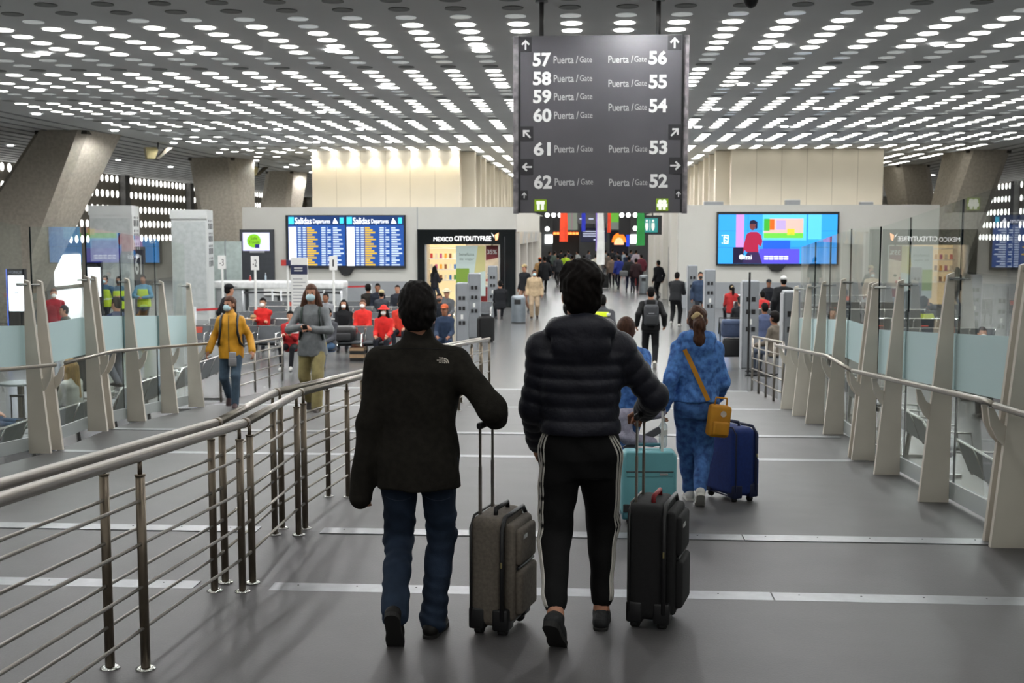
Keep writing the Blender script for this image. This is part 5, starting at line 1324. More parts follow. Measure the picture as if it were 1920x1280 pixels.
# ---- woman in blue tie-dye
TIE = mat('tie_dye_blue', '5f95dc', .85, 0, .2, 22, col2='33599c', bump=.2, bscale=150, detail=8); TIED = mat('tie_dye_dark', '4a76b4', .85, 0, .2, 20, col2='2b4a7e', bump=.2, bscale=150, detail=8)
pz = 9.4; pp = P(1304, 850, pz); W1 = (pp[0], pz, zf(pz)); HW = 1.61; sw_ = HW / 1.75
def LW(x, y, Y): return local(W1, 0, P(x, y, Y))
aL = local(W1, 0, ground(1292, 936)) + A(0, 0, .085 * sw_); aR = toe_ankle(W1, ground(1311, 948), .6, sw_)
WSH = mat('shoe_white', 'cfcdc8', .6, 0, .06)
w1 = person('woman from behind in blue tie-dye hoodie with mustard shoulder bag', W1, 0, HW, .011, fem=True, ankles=[aL, aR], foot_pitch=(0, .6), foot_yaw=(.05, -.05), pelvis=(0, 0, .835), wrists=[LW(1246, 762, 9.35), LW(1347, 742, 9.62)], elbow=[(-.2, -1, 0), (.25, -1, 0)], lean=.03, head=(-.1, .12), bulk=1.06, curl=(.7, .9),
            top=dict(m=TIE, hem=-.0, thick=.032, arm=.82, sw=.148, hood=True, cuff=.03, name='hoodie', post=[folds(.005)]), bot=dict(m=TIED, loose=.018, ankle=.045, rise=.02, name='joggers', post=[folds(.006, 14, 30)]), shoe=WSH, hair=dict(m=HAIRN, style='pony', vol=1.0), eyes=False)
MUST = mat('bag_mustard', 'c98a1c', .7, 0, .08, 10, bump=.1)
bc = LW(1344, 788, 9.22); wb = W1 + bc
bag = thing('shoulder_bag', 'mustard yellow square shoulder bag with strap across the blue hoodie', 'bag', tuple(A(*W1) + bc - A(0, 0, .13)))
bag.rotation_euler = (0, .12, .25)
MB().rbox((-.085, -.055, 0), (.085, .06, .255), .03, 3).build('body', MUST, bag, True); MB().rbox((-.065, -.08, .02), (.065, -.045, .13), .018, 3).build('front_pocket', MUST, bag, True)
MB().lathe([(.024, 0), (.024, .004)], (0, 0, 0), 16).build('round_badge', mat('badge_cream', 'd8c9b8', .6), bag).rotation_euler = (PI / 2, 0, 0)
bag.children[-1].location = (.01, -.057, .19)
MB().tube([(-.05, 0, .25), (-.045, 0, .31), (.045, 0, .31), (.05, 0, .25)], .008, 8).build('carry_handle', MUST, bag, True)
bvw = BVHTree.FromPolygons([tuple(v) for v in w1['jacket'][0]], [tuple(map(int, f)) for f in w1['jacket'][1]])
sp = []
for t in np.linspace(0, 1, 14):
    x, y = 1284 + (1336 - 1284) * t, 655 + (768 - 655) * t
    q = on_surface(bvw, W1, x, y, .008)
    if q is not None: sp.append(q)
strap = MB()
for i in range(len(sp) - 1): strap.obox(tuple(A(*W1) + sp[i]), tuple(A(*W1) + sp[i + 1]), .036, .004, (0, -1, .1))
so = link('strap', strap.mesh('strap', MUST), None); so.parent = bag; so.matrix_parent_inverse = (Matrix.Translation(bag.location) @ bag.rotation_euler.to_matrix().to_4x4()).inverted()
# ---- child
pz = 9.55; pp = P(1172, 850, pz); K1 = (pp[0], pz, zf(pz)); HK = 1.50; sk = HK / 1.75
def LK(x, y, Y): return local(K1, 0, P(x, y, Y))
aR = toe_ankle(K1, ground(1156, 940), .6, sk); aL = local(K1, 0, ground(1096, 924)) + A(0, 0, .085 * sk)
k1 = person('child in blue sweatshirt behind the puffer-jacket man, holding the teal suitcase', K1, 0, HK, .013, fem=True, ankles=[aL, aR], foot_pitch=(0, .6), wrists=[LK(1130, 760, 9.5), LK(1208, 775, 9.0)], lean=.03, head=(-.15, .05), bulk=1.1, curl=(.5, 1.2), top=dict(m=TIE, hem=-.08, thick=.03, name='sweatshirt'), bot=dict(m=TIED, loose=.012, ankle=.05, name='joggers'), shoe=mat('shoe_grey_white', 'a8a39a', .6), hair=dict(m=HAIRN, style='short', vol=1.08, nape=-.13), eyes=False)
# plush cushion and bag hanging at the teal handle, and a bottle
p = P(1200, 805, 9.15); ob = thing('travel_pillow', 'pale lilac travel pillow hung over the teal suitcase handle', 'pillow', tuple(p - A(0, 0, .1)))
LIL = mat('plush_lilac', 'a9a5b8', .95, 0, .15, 25, bump=.4, bscale=80)
blob('cushion', [rc((-.13, 0, .2), (.15, .02, .24), .06, .055), rc((-.13, 0, .2), (-.1, -.03, .04), .06, .05), rc((-.1, -.03, .04), (.1, .0, .0), .05, .04), ell((-.14, -.06, .05), A(.045, .04, .03))], .014, LIL, ob)
MB().obox((-.12, .0, -.06), (.16, .02, .1), .03, .05).build('dark_strap', mat('strap_grey', '5a5a60', .8), ob)
p = P(1243, 838, 9.25); ob = thing('water_bottle', 'clear plastic water bottle hanging from the woman\'s left hand', 'bottle', tuple(p)); CLB = glass('clear_plastic', (.82, .86, .86), .05, .25)
MB().lathe([(.026, 0), (.034, .02), (.034, .07), (.03, .085), (.034, .1), (.034, .17), (.014, .205), (.014, .215)], (0, 0, 0), 16).build('flask', CLB, ob, True); MB().lathe([(.016, .215), (.016, .235)], (0, 0, 0), 12).build('cap', WHITE, ob); MB().lathe([(.0345, .1), (.0345, .14)], (0, 0, 0), 16).build('paper_band', WHITE, ob)

# ================================================================== MIDDLE DISTANCE PEOPLE
def ppos(x, y): g = ground(x, y); return (g[0], g[1], g[2])
YEL = mat('jacket_amber', 'd09415', .65, 0, .1, 10, bump=.25, bscale=30); JEANL = mat('denim_mid', '44586a', .85, 0, .15, 10)
yp = ppos(436, 762); an, fp_ = walk(1.68, .45, 'L')
y1_ = person('woman in amber yellow jacket and blue mask walking towards the camera', yp, PI + .1, 1.68, .0135, fem=True, ankles=an, foot_pitch=fp_, wrists=[(-.33, .08, .86), (.33, .03, .86)], head=(-.5, 0), bulk=1.02, top=dict(m=YEL, hem=-.14, thick=.026, arm=.8, sw=.15, collar=True, name='jacket', post=[folds(.005)]), bot=dict(m=JEANL, loose=.006, ankle=.055, name='jeans'), shoe=mat('shoe_maroon', '3a2024', .6), hair=dict(m=HAIRN, style='short', nape=-.12, vol=1.05), mask=MASK)
# her backpack straps, pouch
for sx in (-1, 1): MB().tube([(sx * .11, -.1, 1.36), (sx * .12, .02, 1.415), (sx * .125, .125, 1.33), (sx * .13, .155, 1.15), (sx * .16, .12, .98), (sx * .19, -.02, .92)], .02, 8).build('backpack_strap', BLACK, y1_['root'], True)
MB().rbox((-.16, -.34, .88), (.16, -.13, 1.38), .06, 3).build('backpack', BLACK, y1_['root'], True)
MB().tube([(0, .155, .80), (0, .168, .95), (0, .165, 1.15), (0, .155, 1.30), (0, .12, 1.40)], .006, 6).build('zip', DARK, y1_['root'])
ob = thing('waist_pouch', 'small grey pouch hanging at the front of the yellow jacket', 'pouch', tuple(P(436, 672, yp[1] - .19) - A(0, 0, .12))); MB().rbox((-.06, -.02, .0), (.06, .02, .13), .015, 3).build('lower_pocket', mat('pouch_grey', '8f8d90', .8), ob, True); MB().rbox((-.055, -.015, .12), (.055, .02, .22), .015, 3).build('upper_pocket', mat('pouch_grey2', 'a3a1a3', .8), ob, True)
lp = ppos(588, 769); an, fp_ = walk(1.83, .5, 'L'); GREYS = mat('shirt_grey', '74787a', .8, 0, .1, 18, bump=.2); KHAKI = mat('khaki', '94875a', .8, 0, .12, 10, bump=.2)
l1_ = person('long-haired man in grey shirt, khaki trousers and mask looking at his phone', lp, PI + .05, 1.86, .0135, ankles=an, foot_pitch=fp_, wrists=[(-.07, .33, 1.22), (.10, .32, 1.25)], elbow=[(-1, -.3, -.8), (1, -.3, -.8)], head=(0, -.08), bulk=1.05, top=dict(m=GREYS, hem=-.15, thick=.02, arm=.82, sw=.17, secs=[(-.16, .19, .155), (0, .172, .135), (.15, .142, .105), (.3, .152, .108), (.42, .152, .106), (.47, .11, .088), (.53, .055, .06)], name='shirt', post=[folds(.004)]), bot=dict(m=KHAKI, loose=.014, ankle=.068, name='trousers', post=[folds(.005, 14, 26)]), shoe=mat('shoe_dark_brown', '2a211c', .6), hair=dict(m=HAIRN, style='long'), mask=MASK)
for sx in (-1, 1): MB().tube([(sx * .12, -.08, 1.5), (sx * .125, .02, 1.55), (sx * .13, .13, 1.46), (sx * .135, .14, 1.25), (sx * .17, .08, 1.05)], .02, 8).build('backpack_strap', mat('strap_green', '23302a', .7), l1_['root'], True)
MB().rbox((-.17, -.33, 1.0), (.17, -.14, 1.5), .06, 3).build('backpack', mat('strap_green', '23302a', .7), l1_['root'], True)
c_, s_ = math.cos(PI + .05), math.sin(PI + .05); hl = A(.02, .43, 1.24)
ob = thing('phone', 'dark phone held by the long-haired man', 'phone', (lp[0] + c_ * hl[0] - s_ * hl[1], lp[1] + s_ * hl[0] + c_ * hl[1], lp[2] + hl[2]), PI); ob.rotation_euler = (-.7, 0, PI); MB().rbox((-.036, -.005, -.07), (.036, .005, .07), .006, 2).build('case', BLACK, ob); MB().box((-.032, -.0065, -.064), (.032, -.005, .064)).build('screen', emat('phone_glow', '9fb4c8', .4), ob)
# backpack man
bp = ppos(1219, 690); an, fp_ = walk(1.77, .35, 'L'); b1_ = person('man in black with a charcoal backpack walking away on the polished floor', bp, 0, 1.77, .016, ankles=an, foot_pitch=fp_, wrists=[(-.3, -.05, .95), (.3, .02, .95)], bulk=1.05, top=dict(m=C('131314'), hem=-.1, thick=.022, name='sweater'), bot=dict(m=C('17171a'), loose=.008, name='trousers'), shoe=mat('shoe_cream_white', 'b5ad9a', .6), hair=dict(m=HAIRB), eyes=False)
BPK = mat('backpack_charcoal', '34363a', .7, 0, .1, 20, bump=.2)
MB().rbox((-.16, -.31, .95), (.16, -.13, 1.40), .07, 4).build('backpack', BPK, b1_['root'], True); MB().rbox((-.12, -.345, .98), (.12, -.29, 1.18), .03, 3).build('backpack_pocket', mat('backpack_pocket', '26282b', .7), b1_['root'], True); MB().box((-.06, -.316, 1.21), (.06, -.311, 1.225)).build('logo_strip', GREYM, b1_['root'])
for sx in (-1, 1): MB().tube([(sx * .11, -.14, 1.36), (sx * .12, -.06, 1.47), (sx * .12, .04, 1.46), (sx * .13, .13, 1.3)], .022, 8).build('strap', BPK, b1_['root'], True)
# hi-vis banded jacket man
hv_ = P(1127, 540, 23.0); h1_ = person('man in grey jacket with a neon yellow band, on his phone', (hv_[0] + .02, 23.0, 0), -.35, 1.74, .016, wrists=[(-.2, .12, 1.55), (.28, .05, .95)], elbow=[(-1, .2, -.6), None], bulk=1.12, top=dict(m=C('45464a'), hem=-.15, thick=.03, collar=True), bot=dict(m=C('202226')), hair=dict(m=HAIRB), eyes=False, head=(.5, 0))
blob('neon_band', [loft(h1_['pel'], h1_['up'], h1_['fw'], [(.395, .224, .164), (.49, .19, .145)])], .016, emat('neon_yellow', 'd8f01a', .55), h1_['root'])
blob('reflective_patch', [loft(h1_['pel'] + A(.17, -.02, 0), h1_['up'], h1_['fw'], [(.41, .045, .155), (.47, .045, .14)])], .014, mat('reflective_silver', 'd5d7cf', .35), h1_['root'])

# ================================================================== HALL CROWD
TAN = 'b59f80'
def stand(label, x, y, H=1.7, rz=0., v=.024, **k):
    an, fp_ = walk(H, k.pop('step', .3), k.pop('lead', 'R'))
    return person(label, ppos(x, y), rz, H, v, ankles=an, foot_pitch=fp_, eyes=abs(((rz + PI) % (2 * PI)) - PI) > 1.2, **k)
def T(h, **k): return dict(m=C(h), **k)
stand('man in beige overalls and blue mask walking past the waste bin', 1002, 597, 1.68, PI, .022, top=T(TAN, hem=-.12, thick=.028), bot=T('a8937a', loose=.014, ankle=.06), shoe=C('3a2f28'), mask=MASK, hair=dict(m=HAIRB), skin=SKIN2, bulk=1.08)
stand('person in dark jacket and beige cap half hidden behind the man in beige', 984, 585, 1.75, PI - .6, .028, top=T('1a1b20'), bot=T('8a6a58'), hair=dict(m=HAIRB, hat=C('a8946c')))
stand('person in long black coat walking along the left corridor wall', 1021, 551, 1.78, .3, .03, top=T('17181c', hem=-.3, thick=.03), bot=T('15161a'), hair=dict(m=HAIRB))
stand('man in black polo carrying a white bag by the corridor right wall', 1234, 562, 1.72, .6, .028, top=T('15161a'), bot=T('131316'), hair=dict(m=HAIRB), skin=SKIN2)
stand('man in black leaning over a counter by the right wall corner', 1266, 612, 1.72, -.35, .022, lean=.25, wrists=[(-.1, .42, 1.02), (.15, .45, 1.05)], top=T('1b1c1f', thick=.03), bot=T('121214', loose=.01), shoe=WSH, hair=dict(m=HAIRB))
far = [(1012, 545, 'person in orange headscarf and tan coat near the left shops', 'a58256', '3a2a2a', 'b8562a'), (1046, 536, 'person in dark grey coat with white strap in the corridor', '2b2c30', '1c1c20', None), (1060, 533, 'worker in lime vest among the corridor crowd', '9fc02a', '22242a', None),
       (1073, 535, 'person in beige jacket seen from behind in the corridor', 'a08a62', '2a2624', None), (1095, 538, 'person in black coat with a bright blue backpack in the corridor', '17181c', '1a1b20', None), (1117, 536, 'person in white top with black trousers beside the white streamer', 'b8b4a8', '141416', None),
       (1147, 537, 'person in brown patterned top walking in the corridor', '6a5a4e', '1c1c20', None), (1160, 541, 'person in royal blue jacket walking in the corridor', '22307a', '191b28', None), (1179, 547, 'person in black jacket with a grey bag in the corridor', '1c1c1e', '20243a', None), (1192, 548, 'person in dark maroon jacket in the corridor', '2a1a1e', '191a22', None),
       (1202, 534, 'person in burgundy top beside the red suitcase', '5a2430', '2c2c34', None)]
for i, (x, y, lb, c1, c2, hat) in enumerate(far):
    j = stand(lb, x, y, 1.66 + .1 * ((i * 7) % 3) / 2, (.0, .4, -.3)[i % 3], .032, top=T(c1, thick=.03, hem=-.15), bot=T(c2), hair=dict(m=HAIRB, **({'hat': C(hat)} if hat else {})), hands=True)
    if 'backpack' in lb: MB().rbox((-.15, -.32, 1.0), (.15, -.13, 1.42), .06, 3).build('backpack', mat('backpack_blue', '2a6fd0', .6), j['root'], True)
    if 'grey bag' in lb: MB().rbox((-.45, -.2, .75), (.0, .1, 1.05), .08, 3).build('bag', C('6a6c6e'), j['root'], True)
ob_ = [(1030, 516), (1040, 518), (1052, 514), (1066, 517), (1083, 514), (1103, 515), (1135, 516), (1148, 512), (1158, 514), (1170, 516), (1182, 515), (1192, 518), (1140, 522), (1175, 524)]
cols = ['23262c', '5c6a62', '1c1c20', '30353e', '8a8d8c', '4a4a50', '727674', '17181c', '1e2228', '8a97a0', '3a3c48', '9a8f98', '5a5048', '202a40']
coln = ['charcoal', 'sage green', 'black', 'dark slate', 'light grey', 'mid grey', 'pale grey', 'jet black', 'blue-black', 'pale blue', 'indigo grey', 'lilac grey', 'brown', 'navy']
ords = ['first', 'second', 'third', 'fourth', 'fifth', 'sixth', 'seventh', 'ninth', 'tenth', 'eleventh', 'thirteenth', 'fourteenth', 'eighth', 'twelfth']
for i, (x, y) in enumerate(ob_):
    j = stand('far-off traveller in %s, %s from the left in the crowd at the corridor end' % (coln[i], ords[i]), x, y, 1.62 + .12 * ((i * 5) % 4) / 3, (i % 5) * .5 - 1, .036, top=T(cols[i], thick=.03), bot=T('20222a'), hair=dict(m=HAIRB), group='crowd at the corridor end')
g = ground(1133, 541); suitcase('tall black suitcase among the corridor crowd', tuple(g), .1, .42, .28, .65, BLKC, BLACK, .3)
g = ground(1198, 538); suitcase('red suitcase beside the corridor crowd', tuple(g), .2, .4, .26, .55, mat('suitcase_red', '9c2426', .5), BLACK, .3)
g = ground(911, 641); suitcase('black suitcase standing at the far end of the paired railing', tuple(g), .3, .42, .28, .62, BLKC, BLACK, 0)
# people at the shop
stand('woman in dark top browsing at the shop entrance', 815, 575, 1.62, -.6, .024, fem=True, top=T('1b1a20'), bot=T('3a4456'), hair=dict(m=HAIRB, style='long'), wrists=[(-.1, .25, 1.05), (.15, .25, 1.1)])
# guards beyond the left glass
NEON = mat('vest_neon', 'b4cc22', .7, 0, .06, 10)
def at_hall(label, x, Y, H, rz, **k):
    p = P(x, 560, Y); an, fp_ = walk(H, .12, 'R')
    return person(label, (p[0], Y, 0), rz, H, .02, ankles=an, foot_pitch=(0, 0) if True else fp_, **k)
at_hall('guard in neon vest with hands folded, right of the other guards', 270, 33.5, 1.70, PI, top=dict(m=C('4f7f9a'), vest=NEON, thick=.016), bot=T('1b1d24'), hair=dict(m=HAIRB), skin=SKIN2, wrists=[(-.06, .26, 1.05), (.06, .26, 1.06)], elbow=[(-1, -.4, -.3), (1, -.4, -.3)])
at_hall('guard in neon vest and dark mask in the middle of the three', 224, 32.5, 1.70, PI + .2, top=dict(m=C('3e5a70'), vest=NEON, thick=.016), bot=T('1b1d24'), hair=dict(m=HAIRB), skin=SKIN2, mask=BLACK, wrists=[(-.08, .28, 1.12), (.05, .28, 1.12)])
at_hall('guard in neon vest and pale mask beside the lit totem', 199, 33.5, 1.68, PI - .2, top=dict(m=C('3e5a70'), vest=NEON, thick=.016), bot=T('1b1d24'), hair=dict(m=HAIRB), mask=MASK)
RED = 'c0282a'
at_hall('person in red sweater and white mask beyond the left glass', 101, 27.0, 1.62, PI + .5, top=T('8f1f2a', thick=.03), bot=T('2a2a30'), hair=dict(m=HAIRN), mask=MASKW)
at_hall('man in navy shirt and slate trousers standing beyond the left glass', 220, 21.5, 1.74, 1.2, top=T('2a3550', thick=.02), bot=T('565a62', loose=.02), hair=dict(m=HAIRB), wrists=[(-.2, .2, .95), (.15, .28, 1.0)])
at_hall('person in black cap and black jacket behind the woman in yellow', 428, 26.0, 1.78, -.8, top=T('16171c', thick=.03), bot=T('1c1d24'), hair=dict(m=HAIRB, hat=C('141418')))
# seated people: bench seat height .46
def sitter(label, x, Y, rz=PI, H=1.68, dx=0, v=.019, **k):
    rows = (26.8, 29.0, 31.4, 33.8, 36.4, 39.2) if x < 1100 else (24.5, 27.5, 30.5, 34.0, 37.5, 41.0)
    snap = min(rows, key=lambda r: abs(r - Y))
    if abs(snap - Y) < 1.5 and x > 300: Y = snap + .12 * math.cos(rz)
    k['top'] = dict(dict(arm=.8, sw=.165), **k['top']); k['top']['thick'] = min(k['top'].get('thick', .02), .024)
    p = P(x, 600, Y); return person(label, (p[0] + dx, Y, 0), rz, H, v, sit=True, **dict(dict(bulk=.95, wrists=[(-.14, .36, .60), (.14, .34, .60)]), **k))
RJ = dict(m=C(RED), thick=.03)
sitter('seated woman in red jacket and red bucket hat with white mask', 720, 27.2, PI, 1.62, fem=True, top=dict(m=C('d02a26'), thick=.035, name='jacket'), bot=T('20222a'), hair=dict(m=HAIRB, style='long', hat=C('d8322c'), hatkind='brim'), mask=MASKW)
sitter('seated person in red jacket and white mask in the second row', 681, 29.6, PI, 1.66, top=dict(m=C('d8322c'), thick=.03), bot=T('24262c'), hair=dict(m=HAIRN), mask=MASKW)
sitter('seated woman in black jacket over a pink top with white mask', 645, 29.6, PI + .1, 1.64, fem=True, top=dict(m=C('17171a'), thick=.03), bot=T('24262c'), hair=dict(m=HAIRB, style='long'), mask=MASKW)
j = sitter('seated man in red jacket and white mask, arms folded, left rows', 494, 29.5, PI, 1.72, top=dict(m=C('cc2824'), thick=.035), bot=T('1d1f26'), hair=dict(m=HAIRB), mask=MASKW, wrists=[(.12, .22, .78), (-.12, .24, .74)])
sitter('seated grey-haired man in grey shirt behind the long-haired man', 612, 30.5, PI - .2, 1.72, top=T('8a8c90'), bot=T('3a4a60'), hair=dict(m=HAIRG), skin=SKIN2)
sitter('seated person in blue jeans and grey top right of the long-haired man', 616, 25.2, PI - .3, 1.7, top=T('4a4b50'), bot=T('3f5c7c'), hair=dict(m=HAIRB))
sitter('seated person in red top and black trousers reading a paper', 545, 25.0, PI, 1.6, top=T('b02a2c'), bot=T('17181c'), shoe=mat('shoe_off_white', 'b8b8b4', .6), hair=dict(m=HAIRB), wrists=[(-.08, .32, .75), (.08, .32, .75)])
sitter('seated man in navy jacket in the back rows', 709, 37.0, PI, 1.8, top=T('1f2430', thick=.03), bot=T('23262e'), hair=dict(m=HAIRB), skin=SKIN2)
sitter('seated person with dark curly hair in the back rows', 691, 35.2, .3, 1.7, top=T('2a2622'), bot=T('23262e'), hair=dict(m=HAIRB, vol=1.25))
sitter('seated person in cream beanie in the back rows', 716, 34.4, .2, 1.6, top=T('3a3d44'), bot=T('23262e'), hair=dict(m=HAIRB, hat=C('b8ac84')))
sitter('seated person with black hair near the shop in the back rows', 746, 37.0, PI, 1.7, top=T('2a2d36'), bot=T('23262e'), hair=dict(m=HAIRB))
sitter('seated man in red shirt beside the man in black fleece', 752, 29.5, PI, 1.7, top=T('cc3a2c'), bot=T('23262e'), hair=dict(m=HAIRN), mask=MASKW)
sitter('seated man in navy jacket and orange cap right of the fleece man', 834, 27.4, PI, 1.68, top=T('26344a', thick=.03), bot=T('2a3a52'), hair=dict(m=HAIRN, hat=C('b85a34')), skin=SKIN2)
sitter('seated man with a dark face mask near the charging towers', 824, 30.6, PI, 1.72, top=T('20242c'), bot=T('23262e'), hair=dict(m=HAIRD), mask=BLACK)
sitter('seated person in white straw hat near the charging towers', 838, 33.6, PI, 1.72, top=T('5a5c60'), bot=T('23262e'), hair=dict(m=HAIRD, hat=C('c9c1a4'), hatkind='brim'))
sitter('seated person in black coat right of the tallest left tower', 938, 40.0, .2, 1.75, top=T('18191d', thick=.035), bot=T('1a1b20'), hair=dict(m=HAIRB))
sitter('blonde woman in white sweater seated against the left glass', 131, 15.3, 1.45, 1.60, dx=-.0, v=.014, fem=True, top=dict(m=C('c9c8c0'), thick=.035, name='sweater'), bot=T('4a5a70'), hair=dict(m=HAIRBL, style='verylong', vol=1.06), eyes=False)
sitter('white-haired man in dark clothes seated beyond the blonde woman', 158, 18.6, 1.0, 1.66, top=T('2b2e30'), bot=T('2a2d36'), hair=dict(m=HAIRW), mask=BLACK)
sitter('person in blue jeans reclining on the seats at the left edge', -75, 14.6, -1.5, 1.7, v=.018, top=T('8a8a88'), bot=T('2f4a66'), hair=dict(m=HAIRB), ankles=[(-.1, .85, .46), (.1, .85, .44)])
sitter('seated person in dark olive coat left of the totem', 131, 26.0, PI - .9, 1.7, lean=.2, top=T('4a4a42', thick=.035), bot=T('2a2a30'), hair=dict(m=HAIRB))
# right side
sitter('seated woman with ponytail in red jacket, right-hand rows', 1371, 37.3, .1, 1.66, fem=True, top=T('b03030', thick=.03), bot=T('2a2a30'), hair=dict(m=HAIRB, style='pony'))
sitter('seated person in black behind the stroller', 1388, 30.6, .1, 1.7, top=T('17181c', thick=.03), bot=T('2a2a30'), hair=dict(m=HAIRB))
sitter('seated man in dark cap and dark jacket, back of the right-hand rows', 1440, 41.0, PI, 1.72, top=T('1b1c22', thick=.03), bot=T('2a2a30'), hair=dict(m=HAIRB, hat=C('1c1c20')), skin=SKIN2)
sitter('seated person in red and white jacket, right-hand rows', 1429, 33.5, .1, 1.62, top=T('c03030', thick=.03), bot=T('2a2a30'), hair=dict(m=HAIRB))
sitter('seated man in slate blue T-shirt behind the right railing', 1434, 26.3, .25, 1.72, top=T('4a5470', short=True), bot=T('2a2a30'), hair=dict(m=HAIRB), skin=SKIN2)
sitter('seated woman in white top with dark hair behind the right railing', 1472, 27.3, -.2, 1.64, fem=True, top=T('d8d4cc', thick=.03), bot=T('3a4a60'), hair=dict(m=HAIRB, style='long'))
sitter('seated person with curly dark hair next to the right railing', 1454, 23.4, .9, 1.68, v=.018, top=T('6a6258', thick=.02), bot=T('4a5260'), hair=dict(m=HAIRD, vol=1.3, nape=-.13), skin=SKIN2)
stand('standing man in black jacket and white cap among the right-hand rows', 1467, 640, 1.76, 0, .022, top=T('121316', thick=.035), bot=T('1a1c22'), hair=dict(m=HAIRB, hat=C('c9c9c6')))
stand('man in dark mask and blue-grey jacket behind a right-hand tower', 1312, 610, 1.7, PI, .024, top=T('34435a', thick=.03), bot=T('23262e'), hair=dict(m=HAIRB), mask=BLACK)
stand('man with dark hair in grey jacket facing right behind a tower', 1326, 618, 1.66, 1.2, .024, top=T('4a5560', thick=.03), bot=T('23262e'), hair=dict(m=HAIRB))
sitter('seated person in maroon top beyond the right glass barrier', 1640, 24.0, PI - .4, 1.66, top=T('4a2a34', thick=.03), bot=T('2a2a30'), hair=dict(m=HAIRB))
sitter('seated person in pale patterned shirt beyond the right glass barrier', 1780, 22.0, PI + .5, 1.68, top=T('8f8d86', thick=.03), bot=T('6a5a40'), hair=dict(m=HAIRD))
sitter('seated person in dark coat beyond the far part of the right barrier', 1560, 26.0, PI, 1.7, top=T('2a2a2c', thick=.03), bot=T('2a2a30'), hair=dict(m=HAIRB))

for lb, X, Y, rz, c1, c2, hr in (('man in black seated in the nearest dark row beyond the right glass', 6.05, 15.48, PI, '1c1d22', '23262e', HAIRB), ('woman in plum top seated in the nearest dark row beyond the right glass', 7.2, 15.48, PI, '4a2638', '2a2a30', HAIRD),
        ('man in navy seated with his back turned beyond the right glass', 6.3, 18.52, 0, '202a40', '23262e', HAIRB), ('man in grey hoodie seated with his back turned beyond the right glass', 7.5, 18.52, 0, '5a5c60', '23262e', HAIRB),
        ('man in dark green seated in the third dark row beyond the right glass', 6.9, 21.08, PI, '26332c', '2a2a30', HAIRB), ('woman in rust jacket seated in the farthest dark row beyond the right glass', 9.6, 18.52, 0, '7a3a2a', '2a2a30', HAIRD), ('man in charcoal coat seated at the outer dark row beyond the right glass', 10.4, 21.32, 0, '2a2b2e', '23262e', HAIRB)):
    person(lb, (X, Y, 0), rz, 1.68, .02, sit=True, top=dict(m=C(c1), thick=.022, arm=.8, sw=.165), bot=T(c2), hair=dict(m=hr), bulk=.95, wrists=[(-.14, .36, .60), (.14, .34, .60)], mask=MASKW if rz > 1 else None, eyes=rz > 1)
# ---- stroller
g = ground(1374, 684); o = thing('stroller', 'folded blue and black stroller beside the pole stand', 'stroller', tuple(g)); SB = mat('stroller_blue', '3d4a66', .7, 0, .1, 12)
MB().rbox((-.27, -.1, .62), (.27, .12, .98), .06, 3).build('seat_fabric', SB, o, True); MB().rbox((-.26, -.12, .9), (.3, .1, 1.02), .05, 3).build('hood', mat('stroller_hood', '4f5d7a', .7), o, True); MB().rbox((-.23, -.08, .18), (.18, .16, .6), .05, 3).build('basket', BLACK, o, True)
MB().tube([(-.33, -.05, .7), (-.33, -.12, 1.06), (.32, -.12, 1.06), (.34, -.05, .7)], .014, 8).build('push_bar', BLACK, o, True)
for sx in (-1, 1):
    MB().tube([(sx * .3, 0, .95), (sx * .27, .05, .1)], .014, 8).build('frame_tube', DARK, o)
    for yy in (-.1, .25): MB().tube([(sx * .27 - .02, yy, .075), (sx * .27 + .02, yy, .075)], .075, 14).build('wheel', RUBBER, o, True)
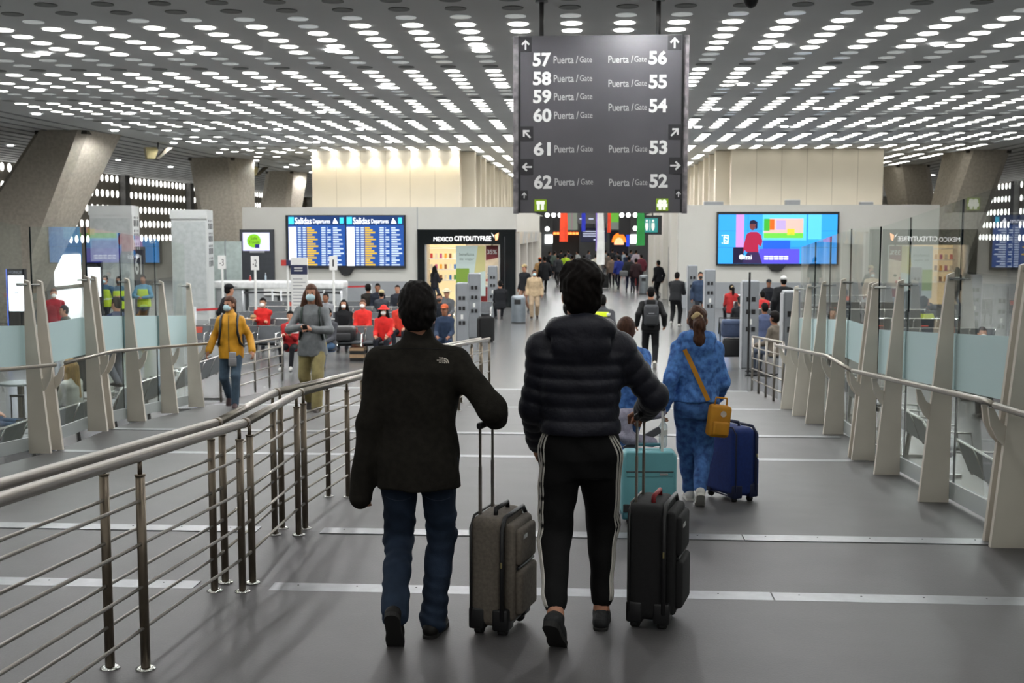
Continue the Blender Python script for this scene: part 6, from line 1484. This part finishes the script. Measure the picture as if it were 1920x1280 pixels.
# ---- striped shopping bag, black backpack on the floor, handles at left
p = ground(671, 676); o = thing('shopping_bag', 'striped shopping bag with red handles in front of the seat rows', 'bag', tuple(p)); w = .165
for k in range(4): MB().box((-w, -.12, .08 * k), (w, .12, .08 * k + .08)).build('stripe', (mat('bag_black', '1e1d1c', .7), mat('bag_sand', 'b99a78', .7))[k % 2], o)
MB().rbox((-w * .8, -.1, .32), (w * .8, .1, .46), .05, 2).build('contents', mat('bag_contents', 'c8b89a', .6, 0, .3, 9, col2='a83a30'), o); MB().tube([(-w * .8, 0, .32), (-w * .7, 0, .6), (0, 0, .7), (w * .6, 0, .6), (w * .8, 0, .32)], .012, 6).build('handle', mat('handle_red', '8f1f26', .6), o)
p = P(648, 640, 26.5); o = thing('backpack', 'black backpack lying on a front seat row', 'backpack', (p[0], 26.55, .46)); MB().rbox((-.25, -.2, 0), (.22, .2, .34), .08, 3).build('body', BLACK, o, True); MB().rbox((-.2, -.25, .03), (.15, -.18, .2), .03, 3).build('pocket', DARK, o, True)
for lb, x, y, Y in (('black suitcase with raised handle at the far left behind the glass', 36, 738, 15.6), ('black suitcase with raised handle behind the blonde woman', 131, 703, 19.5)):
    p = P(x, y, Y); h = p[2] - .4 - .085; suitcase(lb, (p[0], Y, 0), 0.1, .38, .24, max(.3, min(.5, h)), BLKC, BLACK, p[2] - .08 - max(.3, min(.5, h)), DARK, rod_gap=.16)
p = P(482, 588, 27); o = thing('straw_hat', 'straw hat lying on the seat back left of the folded-arm man', 'hat', (P(472, 600, 28.6)[0], 28.85, .77)); MB().lathe([(.2, .0), (.2, .015), (.1, .025), (.1, .1), (.07, .12)], (0, 0, 0), 20).build('crown_and_brim', mat('straw', 'b08d62', .8, 0, .15, 40), o, True); MB().lathe([(.103, .03), (.102, .06)], (0, 0, 0), 20).build('hat_band', C('5a3a28'), o)
p = P(548, 632, 24.6); o = thing('folded_paper', 'white folded paper held by the reader in red', 'paper', (p[0], 24.62, .80), PI); MB().box((-.13, -.01, 0), (0, .0, .19)).build('left_page', WHITE, o); MB().box((0, -.01, 0), (.13, .0, .19)).build('right_page', WHITE, o)
